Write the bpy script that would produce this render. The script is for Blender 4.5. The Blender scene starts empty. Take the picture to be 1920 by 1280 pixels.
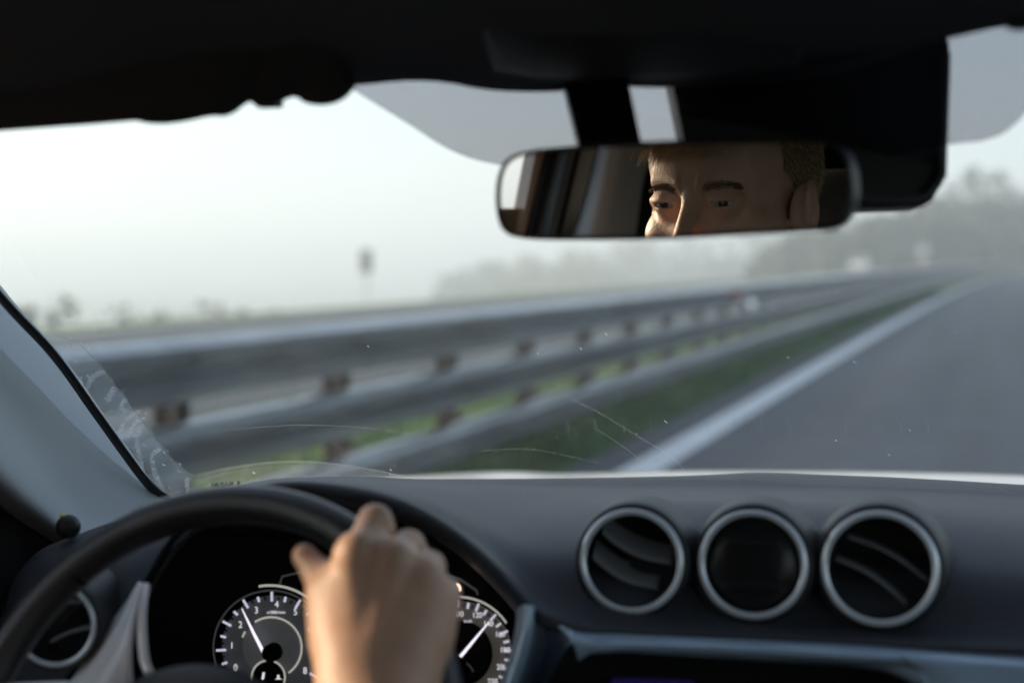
import bpy, bmesh, math, random
import numpy as np
from mathutils import Vector, Matrix
random.seed(7); rng = np.random.default_rng(11)
S = bpy.context.scene
COL = S.collection

# ------------------------------------------------------------------ camera
F = 2667.0; VX, HY = 1880.0, 485.0          # 50 mm lens on a 1920 px wide frame
YAW = math.atan((VX - 960) / F); PIT = math.atan((640 - HY) / F)
CAM = np.array([0, 0, 1.35])
FW = np.array([-math.sin(YAW) * math.cos(PIT), math.cos(YAW) * math.cos(PIT), -math.sin(PIT)])
RT = np.array([math.cos(YAW), math.sin(YAW), 0.0]); UP = np.cross(RT, FW)
cd = bpy.data.cameras.new('camera'); cam = bpy.data.objects.new('camera', cd); COL.objects.link(cam)
cam.location = CAM; cam.rotation_euler = (math.pi / 2 - PIT, 0, YAW)
cd.lens = 50; cd.sensor_width = 36; cd.clip_start = 0.02; cd.clip_end = 6000
cd.dof.use_dof = True; cd.dof.focus_distance = 1.38; cd.dof.aperture_fstop = 3.1
S.camera = cam
# ------------------------------------------------------------------ world, sun, exposure
W = bpy.data.worlds.new('World'); S.world = W; W.use_nodes = True
SUN_EL, SUN_AZ = math.radians(11), math.radians(-98)      # azimuth clockwise from +Y: from the left, a touch behind
nt = W.node_tree; nt.nodes.clear()
sky = nt.nodes.new('ShaderNodeTexSky'); sky.sky_type = 'NISHITA'; sky.sun_disc = False
sky.sun_elevation = SUN_EL; sky.sun_rotation = SUN_AZ; sky.air_density = 1.1; sky.dust_density = 1.2; sky.ozone_density = 2.5
bg = nt.nodes.new('ShaderNodeBackground'); bg.inputs[1].default_value = 0.15
wo = nt.nodes.new('ShaderNodeOutputWorld')
tn = nt.nodes.new('ShaderNodeMix'); tn.data_type = 'RGBA'; tn.blend_type = 'MULTIPLY'; tn.inputs[0].default_value = 1; tn.inputs[7].default_value = (.90, .985, 1.09, 1)
bw = nt.nodes.new('ShaderNodeRGBToBW'); gm_ = nt.nodes.new('ShaderNodeMix'); gm_.data_type = 'RGBA'; gm_.inputs[0].default_value = .6      # overcast: most of the sky's colour is gone
nt.links.new(sky.outputs[0], bw.inputs[0]); nt.links.new(sky.outputs[0], gm_.inputs[6]); nt.links.new(bw.outputs[0], gm_.inputs[7]); nt.links.new(gm_.outputs[2], tn.inputs[6]); nt.links.new(tn.outputs[2], bg.inputs[0]); nt.links.new(bg.outputs[0], wo.inputs[0])
sd = bpy.data.lights.new('sun', 'SUN'); sun = bpy.data.objects.new('sun', sd); COL.objects.link(sun)
sd.energy = 5.0; sd.angle = math.radians(10); sd.color = (1.0, 0.76, 0.50)
sv = Vector((math.sin(SUN_AZ) * math.cos(SUN_EL), math.cos(SUN_AZ) * math.cos(SUN_EL), math.sin(SUN_EL)))
sun.rotation_euler = sv.to_track_quat('Z', 'Y').to_euler()
S.view_settings.view_transform = 'Standard'; S.view_settings.look = 'None'
S.view_settings.exposure = 1.46; S.view_settings.gamma = 1; S.view_settings.use_curve_mapping = False
S.cycles.use_denoising = True
S.cycles.max_bounces = 10; S.cycles.transparent_max_bounces = 24; S.cycles.volume_bounces = 1
S.cycles.sample_clamp_indirect = 6

# ------------------------------------------------------------------ helpers
def P(px, py, d):
    return CAM + d * (FW + (px - 960) / F * RT + (640 - py) / F * UP)
def ray(px, py):
    v = FW + (px - 960) / F * RT + (640 - py) / F * UP
    return v
def on_plane(px, py, o, n):
    v = ray(px, py); return CAM + v * (np.dot(o - CAM, n) / np.dot(v, n))
def nrm(v):
    v = np.asarray(v, float); return v / np.linalg.norm(v)

def mat(name, col=(.5, .5, .5), rough=.5, metal=0., bump=0., bscale=400., var=0., vscale=5., spec=.5, coat=0., sss=0., emit=None, es=0.):
    m = bpy.data.materials.new(name); m.use_nodes = True; N = m.node_tree.nodes; L = m.node_tree.links
    p = N['Principled BSDF']; p.inputs['Base Color'].default_value = (*col, 1); p.inputs['Roughness'].default_value = rough
    p.inputs['Metallic'].default_value = metal; p.inputs['Specular IOR Level'].default_value = spec
    p.inputs['Coat Weight'].default_value = coat
    if sss: p.inputs['Subsurface Weight'].default_value = sss; p.inputs['Subsurface Radius'].default_value = (1, .35, .2); p.inputs['Subsurface Scale'].default_value = .006
    if emit: p.inputs['Emission Color'].default_value = (*emit, 1); p.inputs['Emission Strength'].default_value = es
    tc = N.new('ShaderNodeTexCoord')
    if bump:
        n = N.new('ShaderNodeTexNoise'); n.inputs['Scale'].default_value = bscale; n.inputs['Detail'].default_value = 3
        b = N.new('ShaderNodeBump'); b.inputs['Strength'].default_value = bump; b.inputs['Distance'].default_value = .002
        L.new(tc.outputs['Object'], n.inputs['Vector']); L.new(n.outputs[0], b.inputs['Height']); L.new(b.outputs[0], p.inputs['Normal'])
    if var:
        n = N.new('ShaderNodeTexNoise'); n.inputs['Scale'].default_value = vscale; n.inputs['Detail'].default_value = 6
        r = N.new('ShaderNodeMapRange'); r.inputs[1].default_value = .25; r.inputs[2].default_value = .75; r.inputs[3].default_value = 1 - var; r.inputs[4].default_value = 1 + var
        x = N.new('ShaderNodeMix'); x.data_type = 'RGBA'; x.blend_type = 'MULTIPLY'; x.inputs[0].default_value = 1; x.inputs[6].default_value = (*col, 1)
        L.new(tc.outputs['Object'], n.inputs['Vector']); L.new(n.outputs[0], r.inputs[0]); L.new(r.outputs[0], x.inputs[7]); L.new(x.outputs[2], p.inputs['Base Color'])
    return m
def film(name, col, alpha, rough=.6, noise=0., scale=60., emit=False):
    """a thin see-through layer: transparent, with some diffuse dust in it"""
    m = bpy.data.materials.new(name); m.use_nodes = True; N = m.node_tree.nodes; L = m.node_tree.links; N.clear()
    o = N.new('ShaderNodeOutputMaterial'); t = N.new('ShaderNodeBsdfTransparent'); d = N.new('ShaderNodeBsdfDiffuse'); tl = N.new('ShaderNodeBsdfTranslucent')
    d.inputs[0].default_value = (*col, 1); tl.inputs[0].default_value = (*col, 1)
    a = N.new('ShaderNodeAddShader'); L.new(d.outputs[0], a.inputs[0]); L.new(tl.outputs[0], a.inputs[1])
    x = N.new('ShaderNodeMixShader'); x.inputs[0].default_value = alpha
    L.new(t.outputs[0], x.inputs[1]); L.new(tl.outputs[0], x.inputs[2]); L.new(x.outputs[0], o.inputs[0])
    if noise:
        n = N.new('ShaderNodeTexNoise'); n.inputs['Scale'].default_value = scale; n.inputs['Detail'].default_value = 5; n.inputs['Roughness'].default_value = .7
        tc = N.new('ShaderNodeTexCoord'); L.new(tc.outputs['Object'], n.inputs['Vector'])
        r = N.new('ShaderNodeMapRange'); r.inputs[1].default_value = .35; r.inputs[2].default_value = .75; r.inputs[3].default_value = alpha * (1 - noise); r.inputs[4].default_value = alpha * (1 + noise)
        L.new(n.outputs[0], r.inputs[0]); L.new(r.outputs[0], x.inputs[0])
    return m

def tag(o, label=None, cat=None, group=None, kind=None):
    if label: o['label'] = label
    if cat: o['category'] = cat
    if group: o['group'] = group
    if kind: o['kind'] = kind
    return o
def parent(o, p):
    # children keep world coordinates: each object's own matrix is its world matrix
    if p is not None:
        o.parent = p; o.matrix_parent_inverse = MW[p.name].inverted()
    MW[o.name] = Matrix.Translation(o.location)
MW = {}
def mesh_obj(name, verts, faces, m=None, par=None, smooth=True):
    me = bpy.data.meshes.new(name)
    verts = [tuple(map(float, v)) for v in verts]
    me.from_pydata(verts, [], [tuple(int(i) for i in f) for f in faces]); me.validate(); me.update()
    if m is not None:
        for q in (m if isinstance(m, (list, tuple)) else [m]): me.materials.append(q)
    if smooth: me.polygons.foreach_set('use_smooth', [True] * len(me.polygons))
    o = bpy.data.objects.new(name, me); COL.objects.link(o); parent(o, par)
    return o
def empty(name, loc, par=None):
    o = bpy.data.objects.new(name, None); COL.objects.link(o); o.location = loc; o.empty_display_size = .1; parent(o, par); return o
class MB:
    def __init__(s): s.v = []; s.f = []
    def add(s, v, f):
        b = len(s.v); s.v += [tuple(map(float, q)) for q in v]; s.f += [tuple(b + i for i in q) for q in f]; return s
    def box(s, c, sz, ax=None, bev=0):
        c = np.asarray(c, float); A = np.eye(3) if ax is None else np.asarray(ax, float)
        h = np.asarray(sz, float) / 2
        if bev <= 0:
            vs = [c + A.T @ (np.array([x, y, z]) * h) for x in (-1, 1) for y in (-1, 1) for z in (-1, 1)]
            s.add(vs, [(0, 1, 3, 2), (4, 6, 7, 5), (0, 4, 5, 1), (2, 3, 7, 6), (0, 2, 6, 4), (1, 5, 7, 3)])
        else:
            bm = bmesh.new(); bmesh.ops.create_cube(bm, size=1)
            for v in bm.verts: v.co = Vector((v.co.x * sz[0], v.co.y * sz[1], v.co.z * sz[2]))
            bmesh.ops.bevel(bm, geom=bm.edges[:], offset=bev, segments=3, profile=.5, affect='EDGES')
            bm.verts.index_update()
            s.add([c + A.T @ np.array(v.co) for v in bm.verts], [[v.index for v in f.verts] for f in bm.faces]); bm.free()
        return s
    def tube(s, pts, r, seg=10, closed=False, flat=None):
        pts = [np.asarray(p, float) for p in pts]; n = len(pts); vs = []
        up = None
        for i, p in enumerate(pts):
            a = pts[(i - 1) % n] if closed or i else pts[0]; b = pts[(i + 1) % n] if closed or i < n - 1 else pts[-1]
            t = nrm(b - a)
            if up is None:
                up = np.array([0, 0, 1.]) if abs(t[2]) < .9 else np.array([1., 0, 0])
                if flat is not None: up = np.asarray(flat[2], float)
            if flat is not None: x = nrm(np.cross(flat[2], t)); y = np.cross(t, x)
            else:
                x = nrm(np.cross(up, t)); y = np.cross(t, x); up = y
            rr = r[i] if hasattr(r, '__len__') else r
            rx, ry = (rr * flat[0], rr * flat[1]) if flat is not None else (rr, rr)
            for k in range(seg):
                q = 2 * math.pi * k / seg; vs.append(p + x * math.cos(q) * rx + y * math.sin(q) * ry)
        fs = []
        for i in range(n if closed else n - 1):
            j = (i + 1) % n
            for k in range(seg):
                l = (k + 1) % seg; fs.append((i * seg + k, i * seg + l, j * seg + l, j * seg + k))
        if not closed: fs += [tuple(range(seg))[::-1], tuple((n - 1) * seg + k for k in range(seg))]
        return s.add(vs, fs)
    def lathe(s, prof, c, ax, seg=64, cap=False):
        c = np.asarray(c, float); ax = nrm(ax); x = nrm(np.cross([0, 0, 1.], ax)); y = np.cross(ax, x); vs = []
        for (r, h) in prof:
            for k in range(seg):
                q = 2 * math.pi * k / seg; vs.append(c + ax * h + (x * math.cos(q) + y * math.sin(q)) * r)
        fs = [(i * seg + k, i * seg + (k + 1) % seg, (i + 1) * seg + (k + 1) % seg, (i + 1) * seg + k) for i in range(len(prof) - 1) for k in range(seg)]
        if cap: fs.append(tuple((len(prof) - 1) * seg + k for k in range(seg)))
        return s.add(vs, fs)
    def prism(s, outline, off):
        """closed outline (3D points) extruded by vector off"""
        n = len(outline); off = np.asarray(off, float); a = [np.asarray(p, float) for p in outline]
        return s.add(a + [p + off for p in a], [tuple(range(n))[::-1], tuple(range(n, 2 * n))] + [(i, (i + 1) % n, (i + 1) % n + n, i + n) for i in range(n)])
    def build(s, name, m, par=None, smooth=False):
        o = mesh_obj(name, s.v, s.f, m, par, smooth)
        if smooth == 'auto': o.data.set_sharp_from_angle(angle=math.radians(38))
        return o
def cr(pts, n):
    """Catmull-Rom resample to n points, evenly in parameter by chord length"""
    p = np.asarray(pts, float)
    if len(p) == 1: return np.repeat(p, n, 0)
    d = np.r_[0, np.cumsum(np.linalg.norm(np.diff(p, axis=0), axis=1) + 1e-9)]; t = np.linspace(0, d[-1], n)
    q = np.vstack([2 * p[0] - p[1], p, 2 * p[-1] - p[-2]]); out = []
    for s_ in t:
        i = min(max(np.searchsorted(d, s_, side='right') - 1, 0), len(p) - 2); u = (s_ - d[i]) / (d[i + 1] - d[i])
        a, b, c, e = q[i], q[i + 1], q[i + 2], q[i + 3]
        out.append(.5 * ((2 * b) + (-a + c) * u + (2 * a - 5 * b + 4 * c - e) * u * u + (-a + 3 * b - 3 * c + e) * u ** 3))
    return np.array(out)
def loft(name, rows, nu, nv, m, par, thick=0., px=True, smooth=True):
    R = [cr([P(*q) for q in r] if px else r, nu) for r in rows]
    R = np.array(R); G = np.stack([cr(R[:, i], nv) for i in range(nu)], 1)
    vs = G.reshape(-1, 3); fs = [(j * nu + i, j * nu + i + 1, (j + 1) * nu + i + 1, (j + 1) * nu + i) for j in range(nv - 1) for i in range(nu - 1)]
    o = mesh_obj(name, vs, fs, m, par, smooth)
    if thick:
        md = o.modifiers.new('solid', 'SOLIDIFY'); md.thickness = thick; md.offset = 0
    return o
def round_poly(pts, rad, n=6):
    """rounded 2D polygon"""
    out = []; N_ = len(pts)
    for i in range(N_):
        p = np.array(pts[i], float); a = np.array(pts[i - 1], float); b = np.array(pts[(i + 1) % N_], float)
        r = rad[i] if hasattr(rad, '__len__') else rad
        u = (a - p) / np.linalg.norm(a - p); v = (b - p) / np.linalg.norm(b - p)
        for k in range(n + 1):
            t = k / n; s0 = p + u * r; s1 = p + v * r
            out.append((1 - t) ** 2 * s0 + 2 * t * (1 - t) * p + t * t * s1)
    return out
def text_mesh(name, txt, size, o, ax, ay, m, par, mirror=False, width=1., ext=.00015, bold=0.):
    """flat lettering; o centre, ax reading direction, ay up"""
    cu = bpy.data.curves.new(name, 'FONT'); cu.body = txt; cu.size = size; cu.align_x = 'CENTER'; cu.align_y = 'CENTER'; cu.extrude = ext; cu.offset = bold
    t = bpy.data.objects.new('tmp', cu); COL.objects.link(t)
    dg = bpy.context.evaluated_depsgraph_get(); me = bpy.data.meshes.new_from_object(t.evaluated_get(dg))
    vs = np.array([v.co[:] for v in me.vertices]); fs = [tuple(p.vertices) for p in me.polygons]
    bpy.data.objects.remove(t); bpy.data.curves.remove(cu); bpy.data.meshes.remove(me)
    ax = nrm(ax); ay = nrm(np.asarray(ay) - ax * np.dot(ax, ay)); az = np.cross(ax, ay)
    sx = -width if mirror else width
    V = [np.asarray(o) + ax * v[0] * sx + ay * v[1] + az * v[2] for v in vs]
    if name is None: return V, fs
    return mesh_obj(name, V, fs, m, par, False)

# ------------------------------------------------------------------ signed-distance modelling for the driver
import openvdb
class SDF:
    def __init__(s, lo, hi, h):
        s.lo = np.array(lo, float); s.h = h; n = np.ceil((np.array(hi) - s.lo) / h).astype(int)
        g = [s.lo[i] + h * np.arange(n[i]) for i in range(3)]
        s.X, s.Y, s.Z = (a.astype(np.float32) for a in np.meshgrid(*g, indexing='ij')); s.d = np.full(s.X.shape, 1., np.float32)
    def _u(s, d, k):
        if k <= 0: s.d = np.minimum(s.d, d)
        else:
            h = np.maximum(k - np.abs(s.d - d), 0) / k; s.d = np.minimum(s.d, d) - h * h * k * .25
        return s
    def _s(s, d, k):
        a = s.d; b = -d
        if k <= 0: s.d = np.maximum(a, b)
        else:
            h = np.maximum(k - np.abs(a - b), 0) / k; s.d = np.maximum(a, b) + h * h * k * .25
        return s
    def ell(s, c, r, k=.01, R=None, sub=False):
        x, y, z = s.X - c[0], s.Y - c[1], s.Z - c[2]
        if R is not None: x, y, z = (R[i][0] * x + R[i][1] * y + R[i][2] * z for i in range(3))
        q = np.sqrt((x / r[0]) ** 2 + (y / r[1]) ** 2 + (z / r[2]) ** 2); g = np.sqrt((x / r[0] ** 2) ** 2 + (y / r[1] ** 2) ** 2 + (z / r[2] ** 2) ** 2) + 1e-6
        d = q * (q - 1) / g
        return (s._s if sub else s._u)(d, k)
    def cap(s, a, b, ra, rb, k=.01, sub=False):
        a = np.array(a, float); b = np.array(b, float); ba = b - a; L = np.dot(ba, ba) + 1e-12
        t = np.clip(((s.X - a[0]) * ba[0] + (s.Y - a[1]) * ba[1] + (s.Z - a[2]) * ba[2]) / L, 0, 1)
        d = np.sqrt((s.X - a[0] - t * ba[0]) ** 2 + (s.Y - a[1] - t * ba[1]) ** 2 + (s.Z - a[2] - t * ba[2]) ** 2) - (ra + t * (rb - ra))
        return (s._s if sub else s._u)(d, k)
    def chain(s, pts, rs, k=.01, k2=.003):
        e = SDF.__new__(SDF); e.X, e.Y, e.Z = s.X, s.Y, s.Z; e.d = np.full(s.X.shape, 1., np.float32)
        for i in range(len(pts) - 1): e.cap(pts[i], pts[i + 1], rs[i], rs[i + 1], k2)
        return s._u(e.d, k)
    def mesh(s):
        g = openvdb.FloatGrid(background=1.0); g.copyFromArray(np.clip(s.d, -1, 1).astype(np.float32))
        pts, quads = g.convertToQuads(isovalue=0.0)
        return np.asarray(pts) * s.h + s.lo, np.asarray(quads)[:, ::-1]

# ------------------------------------------------------------------ materials
M = {}
M['asphalt'] = mat('asphalt', (.064, .070, .076), .62, bump=.4, bscale=60, var=.16, vscale=1.3)
_m = M['asphalt']; _N = _m.node_tree.nodes; _L = _m.node_tree.links; _p = _N['Principled BSDF']; _src = _p.inputs['Base Color'].links[0].from_socket
_tc = _N.new('ShaderNodeTexCoord'); _mp = _N.new('ShaderNodeMapping'); _mp.inputs['Scale'].default_value = (1.1, .05, 1); _n = _N.new('ShaderNodeTexNoise'); _n.inputs['Scale'].default_value = 1.6; _n.inputs['Detail'].default_value = 5
_r = _N.new('ShaderNodeMapRange'); _r.inputs[1].default_value = .3; _r.inputs[2].default_value = .7; _r.inputs[3].default_value = .72; _r.inputs[4].default_value = 1.35
_x = _N.new('ShaderNodeMix'); _x.data_type = 'RGBA'; _x.blend_type = 'MULTIPLY'; _x.inputs[0].default_value = 1
_L.new(_tc.outputs['Object'], _mp.inputs[0]); _L.new(_mp.outputs[0], _n.inputs[0]); _L.new(_n.outputs[0], _r.inputs[0]); _L.new(_src, _x.inputs[6]); _L.new(_r.outputs[0], _x.inputs[7]); _L.new(_x.outputs[2], _p.inputs['Base Color'])
M['concrete_road'] = mat('pale_road', (.048, .055, .060), .6, var=.12, vscale=.6)
M['paint'] = mat('road_paint', (.86, .87, .86), .55, var=.12, vscale=4)
M['zinc'] = mat('galvanised_steel', (.43, .445, .45), .30, metal=.88, bump=.1, bscale=30, var=.28, vscale=2.2)
M['rust'] = mat('weathered_post', (.075, .06, .052), .7, var=.3, vscale=6)
M['white_paint'] = mat('white_car_paint', (.62, .60, .57), .3, coat=.5)
M['plastic'] = mat('dash_plastic', (.025, .030, .041), .5, bump=.8, bscale=700, spec=.5)
M['plastic_dark'] = mat('dark_plastic', (.012, .013, .015), .5, bump=.2, bscale=900)
M['pod'] = mat('vent_surround', (.010, .011, .013), .5, bump=.2, bscale=900)
M['black'] = mat('black_plastic', (.006, .006, .007), .45)
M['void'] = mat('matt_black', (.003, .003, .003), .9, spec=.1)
M['vane'] = mat('vent_vane', (.22, .235, .25), .35)
M['leather'] = mat('wheel_leather', (.010, .010, .011), .36, bump=.25, bscale=1400, spec=.6)
M['satin'] = mat('satin_silver', (.88, .89, .91), .4, metal=.1)
M['trim'] = mat('satin_silver_trim', (.42, .54, .66), .28, metal=.35)
M['chrome'] = mat('chrome_ring', (.90, .95, 1.0), .22, metal=.35)
M['pillar'] = mat('pillar_trim', (.44, .47, .485), .75, bump=.2, bscale=1200, spec=.25)
M['pillar_b'] = mat('centre_pillar_trim', (.66, .69, .71), .7, spec=.3)
M['headliner'] = mat('headliner_cloth', (.10, .10, .108), .95, bump=.5, bscale=1600, spec=.1)
M['visor'] = mat('visor_cloth', (.065, .062, .062), .95, bump=.3, bscale=1600, spec=.08)
M['seat'] = mat('seat_cloth', (.016, .017, .02), .9, bump=.3, bscale=900)
M['rubber'] = mat('black_rubber', (.004, .004, .005), .6)
M['dial'] = mat('dial_face', (.085, .092, .10), .55, emit=(.85, .95, 1.0), es=.008)  # dial faces and centres glow faintly to offset the dark hood
M['dial2'] = mat('dial_centre', (.13, .14, .15), .5, emit=(.9, .95, 1.), es=.012)
M['glow'] = mat('lit_marking', (.5, .5, .55), .5, emit=(.64, .62, .78), es=.30)
M['glow_dim'] = mat('lit_numeral', (.4, .4, .42), .5, emit=(.62, .60, .64), es=.45)
M['arc'] = mat('pale_arc', (.42, .41, .37), .4, emit=(.4, .39, .34), es=.35)
M['needle'] = mat('lit_needle', (.7, .65, .7), .4, emit=(.80, .74, .84), es=.5)
M['red'] = mat('red_zone', (.28, .01, .015), .5, emit=(.3, .01, .02), es=.12)
M['lamp'] = mat('warning_lamp', (.8, .5, .35), .4, emit=(1., .62, .45), es=1.6)
M['screen'] = mat('display_screen', (.01, .01, .02), .2, emit=(.03, .015, .20), es=.05)
M['skin'] = mat('skin', (.54, .325, .22), .48, sss=.14, bump=.3, bscale=420, var=.15, vscale=38, spec=.4)
M['nail'] = mat('nail', (.62, .42, .36), .3)
M['eye_white'] = mat('eye_white', (.38, .34, .32), .3)
M['iris'] = mat('iris', (.045, .032, .018), .5, spec=.2)
M['pupil'] = mat('pupil', (.002, .002, .002), .1)
M['hair'] = mat('blond_hair', (.62, .43, .22), .4, var=.4, vscale=120)
M['brow'] = mat('brown_brow', (.15, .088, .045), .6)
M['shirt'] = mat('dark_shirt', (.02, .022, .03), .9, bump=.4, bscale=700)
M['mirror'] = mat('mirror_silver', (.72, .73, .74), .0, metal=1.)
M['bark'] = mat('bark', (.08, .065, .05), .9)
M['leaf'] = mat('leaf_dark', (.035, .055, .038), .7, var=.4, vscale=.6)
M['leaf2'] = mat('leaf_olive', (.13, .12, .06), .7, var=.4, vscale=.6)
M['leaf3'] = mat('leaf_green', (.09, .17, .06), .7, var=.4, vscale=.6)

# ------------------------------------------------------------------ terrain and road
def bend(y):                       # the road swings right in the distance
    return 0.0 if y < 15 else (y - 15) ** 2 / 5800.0 + max(0, min(y, 260) - 130) ** 2 / 420.0 + (max(0, y - 260) * .62 if y > 260 else 0)
def gz(x, y):                      # ground height
    c = bend(y); q = x - c; z = 0.0
    if q < -17.5: z -= min(26, (-17.5 - q) * .32)
    if q > 13: z += min(3, (q - 13) * .08)
    return z
def sheet(name, x0, x1, y0, y1, z, m, ny=140, nx=1, kind='structure', zf=None, par=None):
    ys = [y0 + (y1 - y0) * (i / ny) ** 1.0 for i in range(ny + 1)]; vs = []; fs = []
    for y in ys:
        for k in range(nx + 1):
            x = x0 + (x1 - x0) * k / nx; vs.append((x + bend(y), y, z))
    for i in range(ny):
        for k in range(nx):
            a = i * (nx + 1) + k; fs.append((a, a + 1, a + nx + 2, a + nx + 1))
    return tag(mesh_obj(name, vs, fs, m, par, True), kind=kind)
# ground
gm = bpy.data.materials.new('grass_ground'); gm.use_nodes = True; N = gm.node_tree.nodes; L = gm.node_tree.links
pb = N['Principled BSDF']; pb.inputs['Roughness'].default_value = .9; pb.inputs['Specular IOR Level'].default_value = .2
tc = N.new('ShaderNodeTexCoord'); n1 = N.new('ShaderNodeTexNoise'); n1.inputs['Scale'].default_value = 1.6; n1.inputs['Detail'].default_value = 8
cr1 = N.new('ShaderNodeValToRGB'); e = cr1.color_ramp.elements; e[0].position = .34; e[0].color = (.035, .085, .028, 1); e[1].position = .68; e[1].color = (.13, .10, .055, 1)
e2 = cr1.color_ramp.elements.new(.5); e2.color = (.08, .16, .045, 1)
L.new(tc.outputs['Object'], n1.inputs['Vector']); L.new(n1.outputs[0], cr1.inputs[0]); L.new(cr1.outputs[0], pb.inputs['Base Color'])
M['ground'] = gm
xs = np.r_[-2400, -1200, -600, -300, -160, -110, -80, -60, -45, -34, -26, -21, -17.5, -15, -8, 0, 8, 13, 20, 30, 50, 90, 160, 300, 600, 1200, 2400]
ys = np.r_[-2200, -900, -300, -120, -60, -30, np.arange(-20, 340, 10), 400, 480, 620, 1200, 2500]
vs = [(x + bend(min(y, 200)), y, gz(x + bend(y), y)) for y in ys for x in xs]; nx = len(xs)
tag(mesh_obj('ground', vs, [(j * nx + i, j * nx + i + 1, (j + 1) * nx + i + 1, (j + 1) * nx + i) for j in range(len(ys) - 1) for i in range(nx - 1)], gm, None, True), kind='structure')
sheet('road', -2.62, 8.6, -60, 420, .012, M['asphalt'], 160, 6)
sheet('opposite_road', -16.2, -6.4, -60, 420, .012, M['concrete_road'], 160, 4)
sheet('edge_line', -2.27, -2.02, -60, 420, .017, M['paint'], 200)
sheet('opposite_edge_line', -15.9, -15.7, -60, 420, .017, M['paint'], 200)
for y in range(-30, 200, 12):
    sheet('lane_dash', 1.6, 1.75, y, y + 4.5, .017, M['paint'], 3)
# grass blades on the median
vs = []; fs = []
for _ in range(9000):
    y = 1 + 58 * random.random() ** 1.3; x = random.uniform(-3.12, -2.82) + bend(y); h = random.uniform(.08, .27); a = random.uniform(0, 3.14); w = .006 + .0008 * y; dx, dy = math.cos(a) * w, math.sin(a) * w; b = len(vs)
    vs += [(x - dx, y - dy, 0), (x + dx, y + dy, 0), (x + random.gauss(0, .05), y + random.gauss(0, .05), h)]; fs.append((b, b + 1, b + 2))
for _ in range(26000):
    y = 1 + 58 * random.random() ** 1.5; q = random.choice([random.uniform(-3.0, -2.58), random.uniform(-6.3, -2.9)])
    x = q + bend(y); h = random.uniform(.04, .16) * (.5 if q > -2.7 else 1); a = random.uniform(0, 3.14); w = .008 + .0006 * y
    dx, dy = math.cos(a) * w, math.sin(a) * w; b = len(vs); lx, ly = random.gauss(0, .03), random.gauss(0, .03)
    vs += [(x - dx, y - dy, 0), (x + dx, y + dy, 0), (x + lx, y + ly, h)]; fs.append((b, b + 1, b + 2))
tag(mesh_obj('grass', vs, fs, [M['leaf3']], None, False), 'short green grass growing along the median under the guardrail', 'grass', kind='stuff')

# ------------------------------------------------------------------ guardrail
gr = empty('guardrail', (-3.1, 20, 0)); tag(gr, 'long galvanised steel guardrail of three stacked corrugated beams on rusty posts beside the road', 'guardrail')
def wbeam(name, z0, z1, x0, m, par, y0=-14, y1=330):
    prof = []
    H = z1 - z0
    # two bulges towards the road with a valley between, lips turned back
    for t in np.linspace(0, 1, 49):
        b = float(np.interp(t, [0, .05, .14, .40, .54, .62, .72, .86, .96, 1], [.0, .10, .50, .88, -.15, -.30, .95, 1, .5, .1]))
        prof.append((x0 + .095 * (b - .5), z0 + H * t))
    back = [(x - .006, z) for x, z in prof[::-1]]
    ring = prof + back; n = len(ring); vs = []; fs = []
    yy = np.r_[np.arange(y0, 60, 1.5), np.arange(60, y1, 6)]
    for y in yy:
        s_ = 0.0035 * math.sin(y * 2.1)
        for (x, z) in ring: vs.append((x + bend(y) + s_, y, z))
    for i in range(len(yy) - 1):
        for k in range(n):
            l = (k + 1) % n; fs.append((i * n + k, (i + 1) * n + k, (i + 1) * n + l, i * n + l))
    # splice bolts and lap joints
    o = mesh_obj(name, vs, fs, m, par, True); o.data.set_sharp_from_angle(angle=math.radians(50)); return o
wbeam('top_beam', .79, 1.045, -2.98, M['zinc'], gr)
wbeam('middle_beam', .475, .716, -2.98, M['zinc'], gr)
wbeam('lower_beam', .10, .390, -2.98, M['zinc'], gr)
for k in range(96):
    y = -3.0 + 1.5 * k + .45
    mb = MB(); x = bend(y)
    mb.box((-3.16 + x, y, .50), (.10, .055, 1.0)); mb.box((-3.205 + x, y, .50), (.01, .12, 1.0)); mb.box((-3.115 + x, y, .50), (.01, .12, 1.0))
    mb.box((-3.085 + x, y, .9), (.07, .10, .16)); mb.box((-3.085 + x, y, .61), (.07, .10, .16)); mb.box((-3.085 + x, y, .34), (.07, .10, .14))
    mb.build('post', M['rust'], gr)
# reflectors on the beam
mrw = mat('white_reflector', (.9, .9, .9), .3, emit=(.9, .95, 1), es=.15); mrr = mat('red_reflector', (.5, .02, .03), .3)  # white one emits a little in place of light thrown back
for (px, py, q, m, r_) in ((1410, 571, -2.93, mrw, .045), (1381, 562, -2.93, mrr, .05)):
    # on the valley of the top beam
    th = math.atan((px - 960) / F) - YAW; y = 0
    for _ in range(40): y = (q + bend(y)) / math.tan(th) if th else y
    MB().lathe([(0.0001, .012), (r_ * .7, .012), (r_, .006), (r_, -.02)], (q + bend(y), y, .93 if m is mrr else .80), (.35, -1, 0), 24).build('reflector', m, gr, True)

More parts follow.
